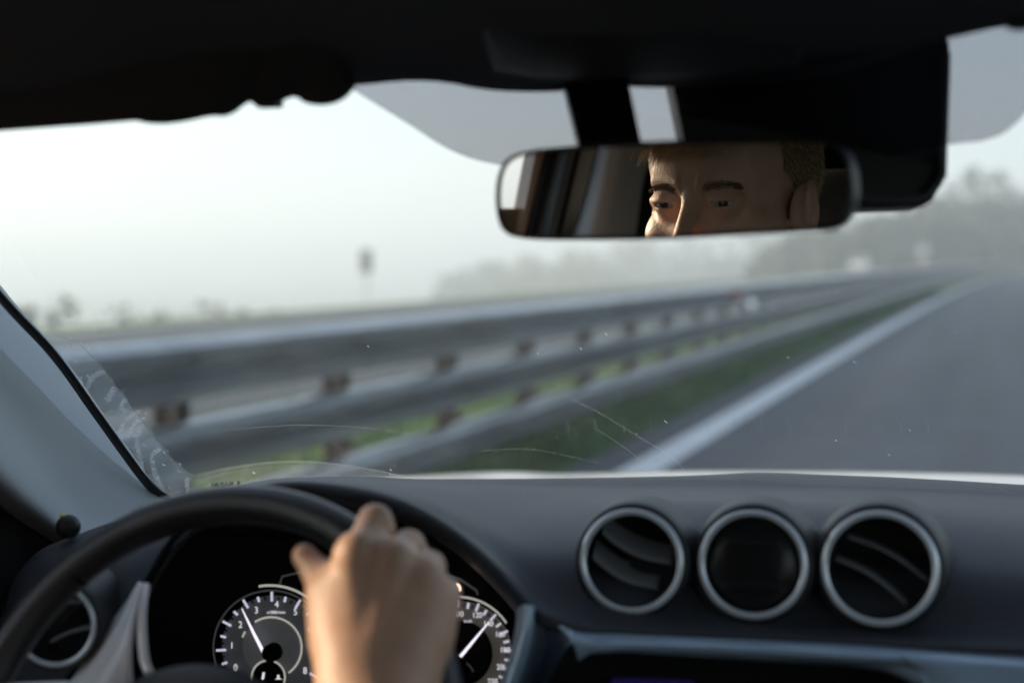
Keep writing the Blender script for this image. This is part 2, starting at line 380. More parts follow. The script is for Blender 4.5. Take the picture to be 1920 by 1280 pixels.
# ------------------------------------------------------------------ vegetation and far things
def leaves(c, rad, n, size, rg):
    """n leaf clumps through an uneven crown"""
    vs = []; fs = []
    lobes = [(np.array(c) + rg.normal(size=3) * np.array(rad) * .42, rg.uniform(.35, .65)) for _ in range(9)]
    for _ in range(n):
        lc, lr = lobes[rg.integers(9)]; d = nrm(rg.normal(size=3)); p = lc + d * np.array(rad) * lr * rg.random() ** .35
        a = nrm(rg.normal(size=3)); b = nrm(np.cross(a, rg.normal(size=3))); s_ = size * rg.uniform(.5, 1.3); k = len(vs)
        vs += [p - a * s_ - b * s_ * .5, p + a * s_ * .3 - b * s_, p + a * s_ + b * s_ * .4, p - a * s_ * .2 + b * s_]; fs.append((k, k + 1, k + 2, k + 3))
    return vs, fs
def tree(name, x, y, h, w, m, label, cat='tree', group=None, z=None, n=1600, trunk=True, seed=0):
    rg = np.random.default_rng(seed + int(abs(x * 7 + y))); z = gz(x, y) if z is None else z
    r = empty(name, (x, y, z)); tag(r, label, cat, group)
    if trunk:
        mb = MB(); mb.tube([(x, y, z - .3), (x + .1, y, z + h * .3), (x, y, z + h * .75)], [h * .03, h * .02, h * .006], 8)
        for k in range(7):
            a = rg.uniform(0, 6.28); zz = z + h * rg.uniform(.3, .6); mb.tube([(x, y, zz), (x + math.cos(a) * w * .25, y + math.sin(a) * w * .25, zz + h * .12), (x + math.cos(a) * w * .42, y + math.sin(a) * w * .42, zz + h * .2)], [h * .01, h * .007, h * .003], 6)
        mb.build('trunk', M['bark'], r, True)
        v, f = leaves((x, y, z + h * .62), (w * .5, w * .5, h * .40), n, h * .028, rg)
    else:
        mb = MB(); [mb.tube([(x, y, z - .1), (x + math.cos(a) * w * .2, y + math.sin(a) * w * .2, z + h * .6)], [h * .03, h * .01], 5) for a in range(5)]
        mb.build('stem', M['bark'], r, True)
        v, f = leaves((x, y, z + h * .5), (w * .5, w * .5, h * .5), n, h * .05, rg)
    mesh_obj('crown' if trunk else 'foliage', v, f, m, r, False)
    return r
def at(px, y_w, q=None):
    """x on the world line y=y_w seen at image column px"""
    return math.tan(math.atan((px - 960) / F) - YAW) * y_w
# bushes along the far verge, seen over the guardrail
for i, (px, y, top, w, lab) in enumerate([
    (235, 60, 590, 7, 'low dark tree top in the fog, leftmost above the guardrail'),
    (310, 64, 588, 6, 'low dark tree top in the fog, second from the left above the guardrail'),
    (400, 120, 584, 9, 'faint low tree top in the fog, between the dark ones and the round one'),
    (520, 130, 560, 7, 'round grey tree top standing highest in the fog above the left part of the guardrail'),
    (600, 140, 583, 9, 'faint low tree top in the fog just right of the round grey one'),
    (95, 60, 575, 4, 'small faint tree top in the fog beside the left windscreen pillar')]):
    x = at(px, y); z = gz(x, y); d = -x * math.sin(YAW) + y * math.cos(YAW); zt = 1.35 + (HY - top) / F * d
    tree('tree', x, y, (zt - z) / 1.08, w, M['leaf'], lab, 'tree', 'tree tops beyond the far verge', z=z, n=900, seed=i)
# trees rising from the valley beyond the opposite road
for i, (px, y, top, w, m, lab) in enumerate([
    (840, 353, 515, 22, 'leaf', 'faint grey-green tree in the fog, left of the pale yellow ones'),
    (900, 378, 498, 27, 'leaf', 'taller faint grey-green tree in the fog below the left end of the mirror'),
    (985, 330, 490, 27, 'leaf2', 'pale yellowish tree in the fog below the mirror, leftmost of the yellow ones'),
    (1060, 353, 480, 29, 'leaf2', 'pale yellowish tree in the fog below the mirror, tallest of the yellow ones'),
    (1140, 378, 478, 29, 'leaf2', 'pale yellowish tree in the fog below the face in the mirror'),
    (1225, 400, 470, 32, 'leaf', 'dim blue-green tree in the fog below the driver\'s eyes in the mirror'),
    (1310, 413, 462, 35, 'leaf', 'dim blue-green tree in the fog, second along from the yellow ones'),
    (1400, 425, 455, 35, 'leaf', 'dim blue-green tree in the fog, third along from the yellow ones'),
    (1490, 436, 440, 37, 'leaf', 'dim blue-green tree in the fog below the right end of the mirror')]):
    x = at(px, y); z = gz(x, y); d = -x * math.sin(YAW) + y * math.cos(YAW); zt = 1.35 + (HY - top) / F * d
    tree('tree', x, y, zt - z, w, M[m], lab, 'tree', 'foggy trees beyond the opposite road', z=z, n=1500, seed=40 + i)
# wooded hill ahead
vs = []; fs = []; rg = np.random.default_rng(5)
for i in range(230):
    px = rg.uniform(1480, 2500); y = rg.uniform(165, 260); x = at(px, y)
    if -16 < x - bend(y) < 11: y = rg.uniform(185, 240); x = at(px, y)
    prof = np.interp(px, [1480, 1620, 1740, 1790, 1830, 1860, 1920, 2100, 2500], [452, 425, 385, 362, 335, 362, 372, 330, 300])
    d = -x * math.sin(YAW) + y * math.cos(YAW); zt = 1.35 + (HY - prof) / F * d + rg.uniform(-3.5, .6); h = max(5, zt + 1)
    v, f = leaves((x, y, zt - h * .5), (rg.uniform(4, 7), rg.uniform(4, 7), h * .5), 420, .55, rg); b = len(vs)
    vs += v; fs += [tuple(b + k for k in q) for q in f]
tag(mesh_obj('forest', vs, fs, M['leaf'], None, False), 'dark blue-green wooded hillside fading into fog where the road bends away', 'forest', kind='stuff')
hv = []; hf = []; cols = np.linspace(1440, 2700, 40)
for j in range(6):
    for px in cols:
        y = 230 + j * 40; x = at(px, y); prof = np.interp(px, [1440, 1620, 1740, 1830, 1920, 2100, 2700], [475, 445, 410, 385, 395, 360, 330])
        d = -x * math.sin(YAW) + y * math.cos(YAW); k = min(1, j / 3); hv.append((x, y + 110 * 0, -2 + k * (3.35 + (HY - prof) / F * d)))
hf = [(j * 40 + i, j * 40 + i + 1, (j + 1) * 40 + i + 1, (j + 1) * 40 + i) for j in range(5) for i in range(39)]
tag(mesh_obj('hill', [(x + (120 if False else 0), y + 75, z) for x, y, z in hv], hf, M['leaf'], None, True), kind='structure')

# small road sign in the fog
x = at(688, 85.0); d = -x * math.sin(YAW) + 85 * math.cos(YAW); z0 = gz(x, 85); zc = 1.35 + (HY - 490) / F * d; pm = d / F
sg = empty('road_sign', (x, 85, z0)); tag(sg, 'small dark narrow road sign standing in the fog above the guardrail', 'sign')
MB().tube([(x, 85, z0 - .2), (x, 85, zc - 14 * pm)], .06, 8).build('post', M['zinc'], sg, True)
MB().box((x, 84.9, zc), (26 * pm, .05, 44 * pm), None, .03).build('panel', mat('sign_grey', (.18, .20, .21), .6), sg)
# round pale sign / mast lamp far along the road
x = at(1731, 95.0); d = -x * math.sin(YAW) + 95 * math.cos(YAW); zt = 1.35 + (HY - 470) / F * d
sg = empty('round_sign', (x, 95, gz(x, 95))); tag(sg, 'small round white sign on a pole in front of the distant wooded hill', 'sign')
MB().tube([(x, 95.02, gz(x, 95)), (x, 95.02, zt)], .04, 8).build('pole', M['zinc'], sg, True)
MB().lathe([(.0001, .03), (.40, .03), (.42, .015), (.42, 0)], (x, 95, zt), (.2, -1, 0), 24, True).build('panel', mat('sign_white', (.55, .57, .6), .5), sg, True)

# distant oncoming cars on the opposite road
def far_car(px, y, label, col, ln=4.4, wd=1.8, h=1.5):
    x = at(px, y); r = empty('oncoming_car', (x, y, 0)); tag(r, label, 'car', 'pale cars far along the opposite road')
    m = mat('far_paint', col, .3, coat=.5); b = MB(); s_ = []
    prof = [(0, .35), (0, .75), (.25, .85), (1.1, .98), (1.75, h - .06), (2.3, h), (3.4, h - .02), (4.1, 1.0), (4.4, .9), (4.4, .35)]
    k = ln / 4.4; n = len(prof)
    v = [(x + sx * wd / 2 * (1 if pz < 1.05 else .84), y - ln / 2 + py * k, pz) for sx in (-1, 1) for py, pz in prof]
    b.add(v, [tuple(range(n))[::-1], tuple(range(n, 2 * n))] + [(i, (i + 1) % n, (i + 1) % n + n, i + n) for i in range(n)]); b.build('body', m, r, False)
    y0 = y - ln / 2
    MB().add([(x - .70, y0 + 1.12 * k, 1.01), (x + .70, y0 + 1.12 * k, 1.01), (x + .66, y0 + 1.68 * k, h - .1), (x - .66, y0 + 1.68 * k, h - .1)], [(0, 1, 2, 3)]).build('windscreen', M['black'], r)
    for sx in (-.62, .62): MB().box((x + sx, y0 - .01, .66), (.34, .04, .14), None, .015).build('headlight', mrw, r)
    for sx in (-.78, .78):
        for yy in (.8, 3.55): MB().lathe([(.0001, .1), (.2, .1), (.32, .08), (.32, -.1), (.0001, -.1)], (x + sx, y0 + yy * k, .32), (1, 0, 0), 20).build('wheel', M['rubber'], r, True)
far_car(1612, 150, 'white car far off on the opposite road, just above the guardrail, nearer of the two', (.8, .8, .8))
far_car(1690, 185, 'white car farthest off on the opposite road near the bend', (.75, .77, .8), 5, 1.9, 1.9)

# ================================================================== the car
XC = -.19
car = empty('car', (XC, .6, 0)); tag(car, 'car cabin seen from inside, dark dashboard with round vents, windscreen, mirror and white bonnet', 'car')

# ---- windscreen surface: x across, v from base (0) to header (1)
def ws(xr, v):
    yc = 1.52 - .59 * v; z = 1.085 + .385 * v + .02 * 4 * v * (1 - v)
    return np.array([XC + xr, yc - .47 * xr * xr, z - .05 * xr * xr * v])
def wsn(xr, v):
    e = 1e-3; return nrm(np.cross(ws(xr + e, v) - ws(xr - e, v), ws(xr, v + e) - ws(xr, v - e)))
def on_ws(px, py, off=.0015):
    """point of the windscreen's inner face seen at a photo position"""
    d = ray(px, py); xr, v = -.3, .4
    for _ in range(25):
        p = ws(xr, v); e = 1e-4
        def res(a, b):
            q = ws(a, b) - CAM; t = q @ FW; return np.array([(q @ RT) / t - (px - 960) / F, (q @ UP) / t - (640 - py) / F])
        r0 = res(xr, v); J = np.column_stack([(res(xr + e, v) - r0) / e, (res(xr, v + e) - r0) / e]); s_ = np.linalg.solve(J, -r0)
        xr += float(np.clip(s_[0], -.3, .3)); v += float(np.clip(s_[1], -.4, .4))
    n = wsn(xr, v); n = n if n[1] < 0 else -n
    return ws(xr, v) + n * off
gls = bpy.data.materials.new('windscreen_glass'); gls.use_nodes = True; N = gls.node_tree.nodes; L = gls.node_tree.links; N.clear()
o_ = N.new('ShaderNodeOutputMaterial'); t_ = N.new('ShaderNodeBsdfTransparent'); t_.inputs[0].default_value = (.90, .93, .93, 1)
g_ = N.new('ShaderNodeBsdfGlossy'); g_.inputs['Roughness'].default_value = .01; fr = N.new('ShaderNodeFresnel'); fr.inputs[0].default_value = 1.35
x_ = N.new('ShaderNodeMixShader'); L.new(fr.outputs[0], x_.inputs[0]); L.new(t_.outputs[0], x_.inputs[1]); L.new(g_.outputs[0], x_.inputs[2])
# thin film of dust: a little noise-driven haze
tl = N.new('ShaderNodeBsdfTranslucent'); tl.inputs[0].default_value = (.5, .5, .5, 1); n_ = N.new('ShaderNodeTexNoise'); n_.inputs['Scale'].default_value = 9; n_.inputs['Detail'].default_value = 8
tc = N.new('ShaderNodeTexCoord'); L.new(tc.outputs['Object'], n_.inputs['Vector']); mr = N.new('ShaderNodeMapRange'); mr.inputs[1].default_value = .35; mr.inputs[2].default_value = .8; mr.inputs[3].default_value = .008; mr.inputs[4].default_value = .045
y_ = N.new('ShaderNodeMixShader'); L.new(n_.outputs[0], mr.inputs[0]); L.new(mr.outputs[0], y_.inputs[0]); L.new(x_.outputs[0], y_.inputs[1]); L.new(tl.outputs[0], y_.inputs[2]); L.new(y_.outputs[0], o_.inputs[0])
wr = [[ws(x, v) for x in np.linspace(-.70 + .09 * v, .70 - .09 * v, 15)] for v in np.linspace(-.05, 1.08, 9)]
wind = loft('windscreen', wr, 60, 30, gls, car, px=False)
# black seal / frit strip along the left edge
def edge_strip(name, pts, wid, m, par, n=60, off=.003):
    c = cr([(a, b, 0) for a, b in pts], n)[:, :2]; vs = []
    for i, p in enumerate(c):
        t = c[min(i + 1, n - 1)] - c[max(i - 1, 0)]; t /= np.linalg.norm(t); nn = np.array([-t[1], t[0]])
        w = wid(i / (n - 1)) if callable(wid) else wid
        vs += [on_ws(*(p + nn * w / 2), off), on_ws(*(p - nn * w / 2), off)]
    fs = [(2 * i, 2 * i + 1, 2 * i + 3, 2 * i + 2) for i in range(n - 1)]
    o = mesh_obj(name, vs, fs, m, par, True); md = o.modifiers.new('s', 'SOLIDIFY'); md.thickness = .002; return o
seal_pts = [(-330, 130), (-160, 350), (0, 548), (100, 657), (180, 768), (240, 852), (275, 898), (305, 925), (345, 945), (420, 955), (520, 960)]
edge_strip('window_seal', seal_pts, 15, M['rubber'], wind, 90)
# dotted shade band along the top of the glass
db = bpy.data.materials.new('dotted_shade'); db.use_nodes = True; N = db.node_tree.nodes; L = db.node_tree.links; N.clear()
o_ = N.new('ShaderNodeOutputMaterial'); tr = N.new('ShaderNodeBsdfTransparent'); tr.inputs[0].default_value = (.66, .65, .69, 1); df = N.new('ShaderNodeBsdfDiffuse'); df.inputs[0].default_value = (.02, .02, .022, 1)
uv = N.new('ShaderNodeUVMap'); sep = N.new('ShaderNodeSeparateXYZ'); L.new(uv.outputs[0], sep.inputs[0])
def wave(k):
    a = N.new('ShaderNodeMath'); a.operation = 'SINE'; b = N.new('ShaderNodeMath'); b.operation = 'MULTIPLY'; b.inputs[1].default_value = 2 * math.pi
    L.new(sep.outputs[k], b.inputs[0]); L.new(b.outputs[0], a.inputs[0]); return a
w1, w2 = wave(0), wave(1); mu = N.new('ShaderNodeMath'); mu.operation = 'MULTIPLY'; L.new(w1.outputs[0], mu.inputs[0]); L.new(w2.outputs[0], mu.inputs[1])
mr = N.new('ShaderNodeMapRange'); mr.inputs[1].default_value = -.25; mr.inputs[2].default_value = .25; mr.inputs[3].default_value = .12; mr.inputs[4].default_value = .62; L.new(mu.outputs[0], mr.inputs[0])
x_ = N.new('ShaderNodeMixShader'); L.new(mr.outputs[0], x_.inputs[0]); L.new(tr.outputs[0], x_.inputs[1]); L.new(df.outputs[0], x_.inputs[2]); L.new(x_.outputs[0], o_.inputs[0])
low = cr([(640, 150, 0), (690, 182, 0), (765, 228, 0), (850, 280, 0), (940, 306, 0), (1100, 322, 0), (1350, 330, 0), (1600, 300, 0), (1770, 268, 0), (1850, 258, 0), (1905, 228, 0), (1990, 130, 0), (2060, 60, 0)], 90)
vs = []; fs = []; uvs = []
for i, p in enumerate(low):
    for k in range(8):
        t = k / 7; py = p[1] * (1 - t) + min(p[1] - 1, 20) * t; q = on_ws(p[0], py, .002); vs.append(q); uvs.append((p[0] / 7.0, py / 7.0))
fs = [(i * 8 + k, (i + 1) * 8 + k, (i + 1) * 8 + k + 1, i * 8 + k + 1) for i in range(89) for k in range(7)]
dbo = mesh_obj('dotted_shade_band', vs, fs, db, wind, True); ul = dbo.data.uv_layers.new(name='UVMap')
for lp in dbo.data.loops: ul.data[lp.index].uv = uvs[lp.vertex_index]
# dirt on the glass: unwiped dusty corner, finger arcs, wiper line, specks and scratches; also painted slot reflections
dust = film('dusty_glass', (.60, .62, .62), .24, noise=.45, scale=18)
smear = film('smear', (.85, .82, .80), .30, noise=.5, scale=120)
speck = film('speck', (.95, .95, .95), .45)
line_l = film('scratch_and_reflection', (.85, .88, .88), .17)
line_d = film('dark_scratch', (.05, .05, .05), .35)
A = cr([(150, 640, 0), (195, 690, 0), (250, 762, 0), (300, 828, 0), (335, 868, 0), (362, 888, 0)], 40)
B = cr([(60, 612, 0), (110, 668, 0), (185, 772, 0), (240, 850, 0), (285, 905, 0), (330, 940, 0)], 40)
vs = []; fs = []
for i in range(40):
    wob = 2 * math.sin(i * 1.3) + 1.5 * math.sin(i * 2.9)
    for k in range(10):
        t = k / 9; q = (A[i] + np.array([wob, 0, 0])) * (1 - t) + B[i] * t; vs.append(on_ws(q[0], q[1], .0012))
fs = [(i * 10 + k, (i + 1) * 10 + k, (i + 1) * 10 + k + 1, i * 10 + k + 1) for i in range(39) for k in range(9)]
mesh_obj('dust_film', vs, fs, dust, wind, True)
A = cr([(362, 892, 0), (430, 875, 0), (520, 863, 0), (600, 864, 0), (700, 878, 0), (772, 893, 0)], 40); B = cr([(345, 925, 0), (430, 925, 0), (520, 920, 0), (600, 915, 0), (700, 912, 0), (790, 910, 0)], 40)
vs = [on_ws(*(A[i] * (1 - k / 4) + B[i] * k / 4)[:2], .0012) for i in range(40) for k in range(5)]
mesh_obj('dust_film', vs, [(i * 5 + k, (i + 1) * 5 + k, (i + 1) * 5 + k + 1, i * 5 + k + 1) for i in range(39) for k in range(4)], film('thin_dust', (.6, .62, .62), .10, noise=.5, scale=60), wind, True)
vs = []; fs = []
def stroke(vs, fs, pts, w, off=.0022, n=24, taper=False):
    c = cr([(a, b, 0) for a, b in pts], n)[:, :2]; b0 = len(vs)
    for i, p in enumerate(c):
        t = c[min(i + 1, n - 1)] - c[max(i - 1, 0)]; t /= np.linalg.norm(t) + 1e-9; nn = np.array([-t[1], t[0]]); ww = w * (math.sin(math.pi * (i + .6) / (n + .2)) ** .5 if taper else 1)
        vs += [on_ws(*(p + nn * ww / 2), off), on_ws(*(p - nn * ww / 2), off)]
    fs += [(b0 + 2 * i, b0 + 2 * i + 1, b0 + 2 * i + 3, b0 + 2 * i + 2) for i in range(n - 1)]
for i, (pts, w) in enumerate([([(196, 690), (172, 706), (160, 735), (158, 755)], 9), ([(262, 765), (235, 785), (226, 808), (232, 818)], 8), ([(272, 778), (250, 792), (240, 815)], 7),
               ([(300, 835), (286, 850), (290, 880), (305, 915), (306, 935)], 9), ([(262, 800), (256, 822), (262, 850), (268, 880)], 8), ([(350, 890), (352, 915), (350, 930)], 8),
               ([(150, 700), (155, 725), (150, 745)], 7), ([(236, 742), (228, 756), (238, 768)], 9), ([(215, 720), (200, 745)], 10)]):
    stroke(vs, fs, pts, w, .0022 + i * .0002)
mesh_obj('finger_smear', vs, fs, smear, wind, True)
vs = []; fs = []
for _ in range(110):
    if random.random() < .6: px = random.uniform(120, 360); py = 640 + (px - 130) * 1.15 + random.uniform(-40, 60)
    elif random.random() < .5: px = random.uniform(380, 780); py = random.uniform(862, 900)
    else: px = random.uniform(300, 1900); py = random.uniform(600, 880)
    a = random.uniform(.4, 1.0); ln = random.choice([1.2, 1.4, 2, 6]) * random.uniform(.6, 1.2)
    stroke(vs, fs, [(px, py), (px + math.cos(a) * ln, py + math.sin(a) * ln)], random.uniform(1.0, 2.2), .0046, 3)
tag(mesh_obj('dust_speck', vs, fs, speck, wind, True), kind='stuff')
vs = []; fs = []
for k, (pts, w) in enumerate([([(360, 888), (430, 872), (520, 861), (600, 862), (700, 876), (770, 891)], 1.4), ([(1072, 742), (1130, 772), (1200, 815), (1250, 845), (1290, 880)], 1.3),
               ([(1120, 800), (1180, 840), (1215, 872)], 1.0), ([(430, 800), (560, 792), (680, 797), (820, 815)], .8), ([(900, 840), (1000, 838), (1120, 862)], .7)]):
    stroke(vs, fs, pts, w, .0030, 40)
for k in range(16):  # row of pale ticks: painted reflection of the defroster slots
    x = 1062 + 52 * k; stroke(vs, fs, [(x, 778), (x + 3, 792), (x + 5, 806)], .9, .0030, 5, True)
mesh_obj('scratch_and_reflection', vs, fs, line_l, wind, True)
vs = []; fs = []
stroke(vs, fs, [(152, 640), (198, 692), (252, 762), (300, 826), (336, 868), (362, 890)], 1.8, .0036, 60)
stroke(vs, fs, [(365, 891), (430, 876), (520, 865), (600, 865)], 1.2, .0036, 30)
mesh_obj('wiper_edge_line', vs, fs, line_d, wind, True)
# maker's mark printed on the outside of the glass: reads reversed from in here
tl_, tr_ = on_ws(394, 907.5, .002), on_ws(440, 903.5, .002); ax = nrm(tr_ - tl_); n0 = nrm(CAM - tl_); ay = nrm(np.cross(n0, ax)); W_ = np.linalg.norm(tr_ - tl_)
ink = M['void']; tc_ = (tl_ + tr_) / 2
text_mesh('maker_lettering', 'SUZUKI', W_ * .235, tc_, ax, ay, ink, wind, True, 1.12, bold=W_ * .008)
text_mesh('maker_lettering', 'SAJ00946', W_ * .12, tc_ - ay * W_ * .15 + ax * 0, ax, ay, ink, wind, True, 1.1)
text_mesh('maker_lettering', 'M57 1G4 002 43R', W_ * .085, tc_ - ay * W_ * .27, ax, ay, ink, wind, True, 1.2)
text_mesh('maker_lettering', 'LAMI 210 87', W_ * .085, tc_ - ay * W_ * .37 - ax * W_ * .1, ax, ay, ink, wind, True, 1.2)
so = tc_ + ax * W_ * .66; s_ = W_ * .085
S_pts = [(-.9, .55), (0, 1.1), (.95, .5), (.35, .1), (-.05, .35), (-.35, .15), (.9, -.55), (0, -1.1), (-.95, -.5), (-.35, -.1), (.05, -.35), (.35, -.15)]
mesh_obj('maker_emblem', [so + ax * -a * s_ + ay * b * s_ for a, b in S_pts], [tuple(range(12))], ink, wind, False)
cc_ = tc_ - ay * W_ * .38 - ax * W_ * .62
MB().tube([cc_ + ax * math.cos(q) * W_ * .06 + ay * math.sin(q) * W_ * .045 for q in np.linspace(0, 6.1, 24)], .00012, 4, True).build('approval_ring', ink, wind)

# ---- bonnet
loft('bonnet', [
    [(300, 965, 1.95), (620, 930, 2.0), (800, 922, 2.05), (1060, 920, 2.1), (1400, 922, 2.1), (1920, 935, 2.0), (2200, 950, 1.9)],
    [(300, 950, 2.1), (620, 915, 2.2), (800, 904, 2.25), (1060, 902, 2.3), (1400, 900, 2.3), (1920, 912, 2.2), (2200, 925, 2.1)],
    [(300, 946, 2.4), (600, 910, 2.5), (780, 897, 2.6), (900, 890, 2.6), (965, 888, 2.6), (1060, 892, 2.6), (1250, 887, 2.6), (1400, 886, 2.6), (1700, 889, 2.5), (1920, 896, 2.4), (2200, 915, 2.2)],
    [(300, 1050, 2.7), (620, 980, 2.9), (960, 960, 3.0), (1400, 950, 3.0), (1920, 970, 2.9), (2200, 1000, 2.7)],
    [(300, 1400, 2.75), (620, 1350, 2.95), (960, 1330, 3.1), (1400, 1330, 3.1), (1920, 1350, 2.95), (2200, 1400, 2.75)]], 80, 30, M['white_paint'], car, .002)
# ---- dashboard
edge = [(480, 918, 1.06), (560, 913, 1.06), (640, 924, 1.05), (760, 952, 1.04), (850, 1000, 1.03), (920, 1058, 1.02), (985, 1130, 1.02), (1030, 1160, 1.01), (1100, 1183, 1.01), (1200, 1187, 1.01), (1450, 1199, 1.0), (1700, 1211, .98), (2150, 1228, .94)]
dash = loft('dashboard', [
    [(330, 1010, 1.40), (560, 960, 1.46), (800, 955, 1.62), (1100, 955, 1.68), (1420, 955, 1.66), (1700, 960, 1.6), (2150, 975, 1.5)],
    [(360, 945, 1.35), (470, 916, 1.34), (560, 906, 1.36), (680, 903, 1.40), (800, 906, 1.48), (1100, 902, 1.54), (1300, 897, 1.55), (1420, 892, 1.55), (1550, 896, 1.54), (1700, 902, 1.50), (1920, 915, 1.44), (2150, 930, 1.38)],
    [(370, 942, 1.29), (480, 912, 1.28), (560, 904, 1.29), (680, 904, 1.32), (800, 912, 1.40), (1100, 921, 1.45), (1420, 921, 1.45), (1700, 927, 1.41), (1920, 938, 1.36), (2150, 955, 1.30)],
    [(400, 930, 1.20), (490, 909, 1.20), (570, 902, 1.20), (680, 905, 1.21), (800, 920, 1.26), (950, 940, 1.33), (1200, 936, 1.36), (1420, 936, 1.36), (1700, 942, 1.32), (1920, 955, 1.27), (2150, 975, 1.2)],
    [(430, 922, 1.11), (500, 908, 1.11), (580, 904, 1.11), (680, 910, 1.12), (800, 932, 1.16), (930, 968, 1.2), (1060, 975, 1.19), (1200, 957, 1.19), (1420, 957, 1.18), (1660, 965, 1.15), (1920, 990, 1.12), (2150, 1020, 1.06)],
    [(450, 921, 1.07), (520, 909, 1.07), (600, 908, 1.07), (700, 920, 1.07), (810, 950, 1.08), (915, 1000, 1.10), (1020, 1040, 1.09), (1180, 1040, 1.08), (1412, 1050, 1.07), (1650, 1060, 1.045), (1920, 1080, 1.02), (2150, 1100, .98)],
    [(470, 919, 1.055), (550, 911, 1.055), (630, 917, 1.05), (740, 940, 1.045), (835, 985, 1.045), (925, 1050, 1.05), (1010, 1120, 1.045), (1120, 1150, 1.04), (1430, 1165, 1.03), (1690, 1180, 1.01), (2150, 1200, .965)],
    edge,
    [(a + 3, b + 12, d + .012) for a, b, d in edge]], 150, 90, M['plastic'], car)
dash.modifiers.new('s', 'SOLIDIFY').thickness = .003
# dark recess under the dash pad
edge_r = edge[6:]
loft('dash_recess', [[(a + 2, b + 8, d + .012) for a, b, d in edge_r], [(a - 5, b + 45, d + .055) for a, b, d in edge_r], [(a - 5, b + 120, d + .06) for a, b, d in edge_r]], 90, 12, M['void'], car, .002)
# left end of the dashboard
sil = [(-260, 1330, 1.16), (-80, 1240, 1.18), (0, 1165, 1.2), (30, 1085, 1.22), (75, 1035, 1.24), (130, 1012, 1.26), (205, 984, 1.3), (310, 952, 1.34), (420, 935, 1.34)]
loft('dash_end', [
    [(a, b + 60, d + .2) for a, b, d in sil],
    [(a, b, d) for a, b, d in sil],
    [(-200, 1380, 1.10), (-20, 1290, 1.11), (30, 1200, 1.13), (60, 1120, 1.15), (100, 1065, 1.17), (160, 1035, 1.19), (230, 1010, 1.2), (320, 978, 1.2), (410, 950, 1.2)],
    [(-150, 1430, 1.07), (20, 1350, 1.08), (70, 1280, 1.09), (110, 1200, 1.10), (150, 1135, 1.11), (200, 1085, 1.12), (255, 1050, 1.12), (325, 1005, 1.12), (395, 965, 1.12)],
    [(-60, 1500, 1.06), (60, 1400, 1.06), (100, 1320, 1.07), (150, 1260, 1.07), (190, 1200, 1.08), (235, 1150, 1.08), (275, 1098, 1.09), (325, 1028, 1.10), (375, 980, 1.10)]], 80, 40, M['plastic'], car, .003)
MB().tube(cr([P(*q) for q in [(100, 1310, 1.06), (190, 1200, 1.07), (238, 1147, 1.075), (277, 1092, 1.085), (312, 1030, 1.10), (345, 990, 1.11)]], 30), .0035, 10).build('binnacle_seam', M['void'], car, True)
loft('cluster_side_panel', [
    [(262, 1090, 1.075), (240, 1126, 1.078), (214, 1160, 1.075), (172, 1212, 1.072), (105, 1294, 1.068), (20, 1400, 1.06)],
    [(264, 1092, 1.066), (250, 1130, 1.055), (234, 1166, 1.048), (208, 1222, 1.042), (178, 1294, 1.036), (140, 1400, 1.03)],
    [(266, 1094, 1.062), (257, 1134, 1.050), (250, 1172, 1.040), (246, 1228, 1.032), (250, 1294, 1.026), (260, 1400, 1.02)]], 40, 16, M['satin'], car, .002)
# binnacle hood (inside)
hood = [(230, 1210, 1.10), (255, 1120, 1.11), (300, 1040, 1.11), (345, 985, 1.10), (410, 943, 1.08), (480, 920, 1.062), (560, 914, 1.062), (640, 925, 1.052), (760, 953, 1.042), (850, 1001, 1.032), (920, 1059, 1.022), (985, 1131, 1.022), (1000, 1180, 1.03), (990, 1250, 1.04), (960, 1330, 1.05)]
loft('binnacle_hood', [hood, [(a + (640 - a) * .015, b + 14, d + .01) for a, b, d in hood], [(a + (640 - a) * .03, b + 24, d + .12) for a, b, d in hood], [(a + (640 - a) * .03, b + 26, d + .28) for a, b, d in hood]], 90, 20, M['plastic_dark'], car, .002)

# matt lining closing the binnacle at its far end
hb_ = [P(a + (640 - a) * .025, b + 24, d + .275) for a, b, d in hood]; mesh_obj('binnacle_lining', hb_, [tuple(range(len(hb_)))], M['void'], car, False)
# ---- instrument cluster
ca = YAW * .55; CN = nrm([-math.sin(-YAW + ca) * 1, -math.cos(-YAW + ca), .10]); CN = nrm(np.array([math.sin(YAW - ca), -math.cos(YAW - ca), .12])); CO = P(690, 1215, 1.22)
def cp(px, py, h=0.):
    return on_plane(px, py, CO, CN) + CN * h
CX = nrm(cp(700, 1215) - cp(680, 1215)); CY = np.cross(CN, CX); ppm = 20 / np.linalg.norm(cp(700, 1215) - cp(680, 1215))
clus = MB()
outl = [cp(a, b, -.012) for a, b in round_poly([(225, 1010), (1000, 1010), (1010, 1420), (225, 1420)], 90)]
clus.prism(outl, -CN * .01); cl = clus.build('instrument_cluster', M['void'], car)
def ring_arc(c, r, a0, a1, w, h, rx=1., n=60):
    return [cp(c[0] + r * rx * math.cos(math.radians(a)), c[1] - r * math.sin(math.radians(a)), h) for a in np.linspace(a0, a1, n)]
def arc(name, c, r, a0, a1, w, h, m, par, hgt=.4):
    MB().tube(ring_arc(c, r, a0, a1, w, h), w / ppm / 2, 8, False, (1, hgt, CN)).build(name, m, par, True)
def disc(name, c, r, h, m, par, n=64, thick=.002):
    MB().prism([cp(c[0] + r * math.cos(q), c[1] - r * math.sin(q), h) for q in np.linspace(0, 2 * math.pi, n, False)], -CN * thick).build(name, m, par)
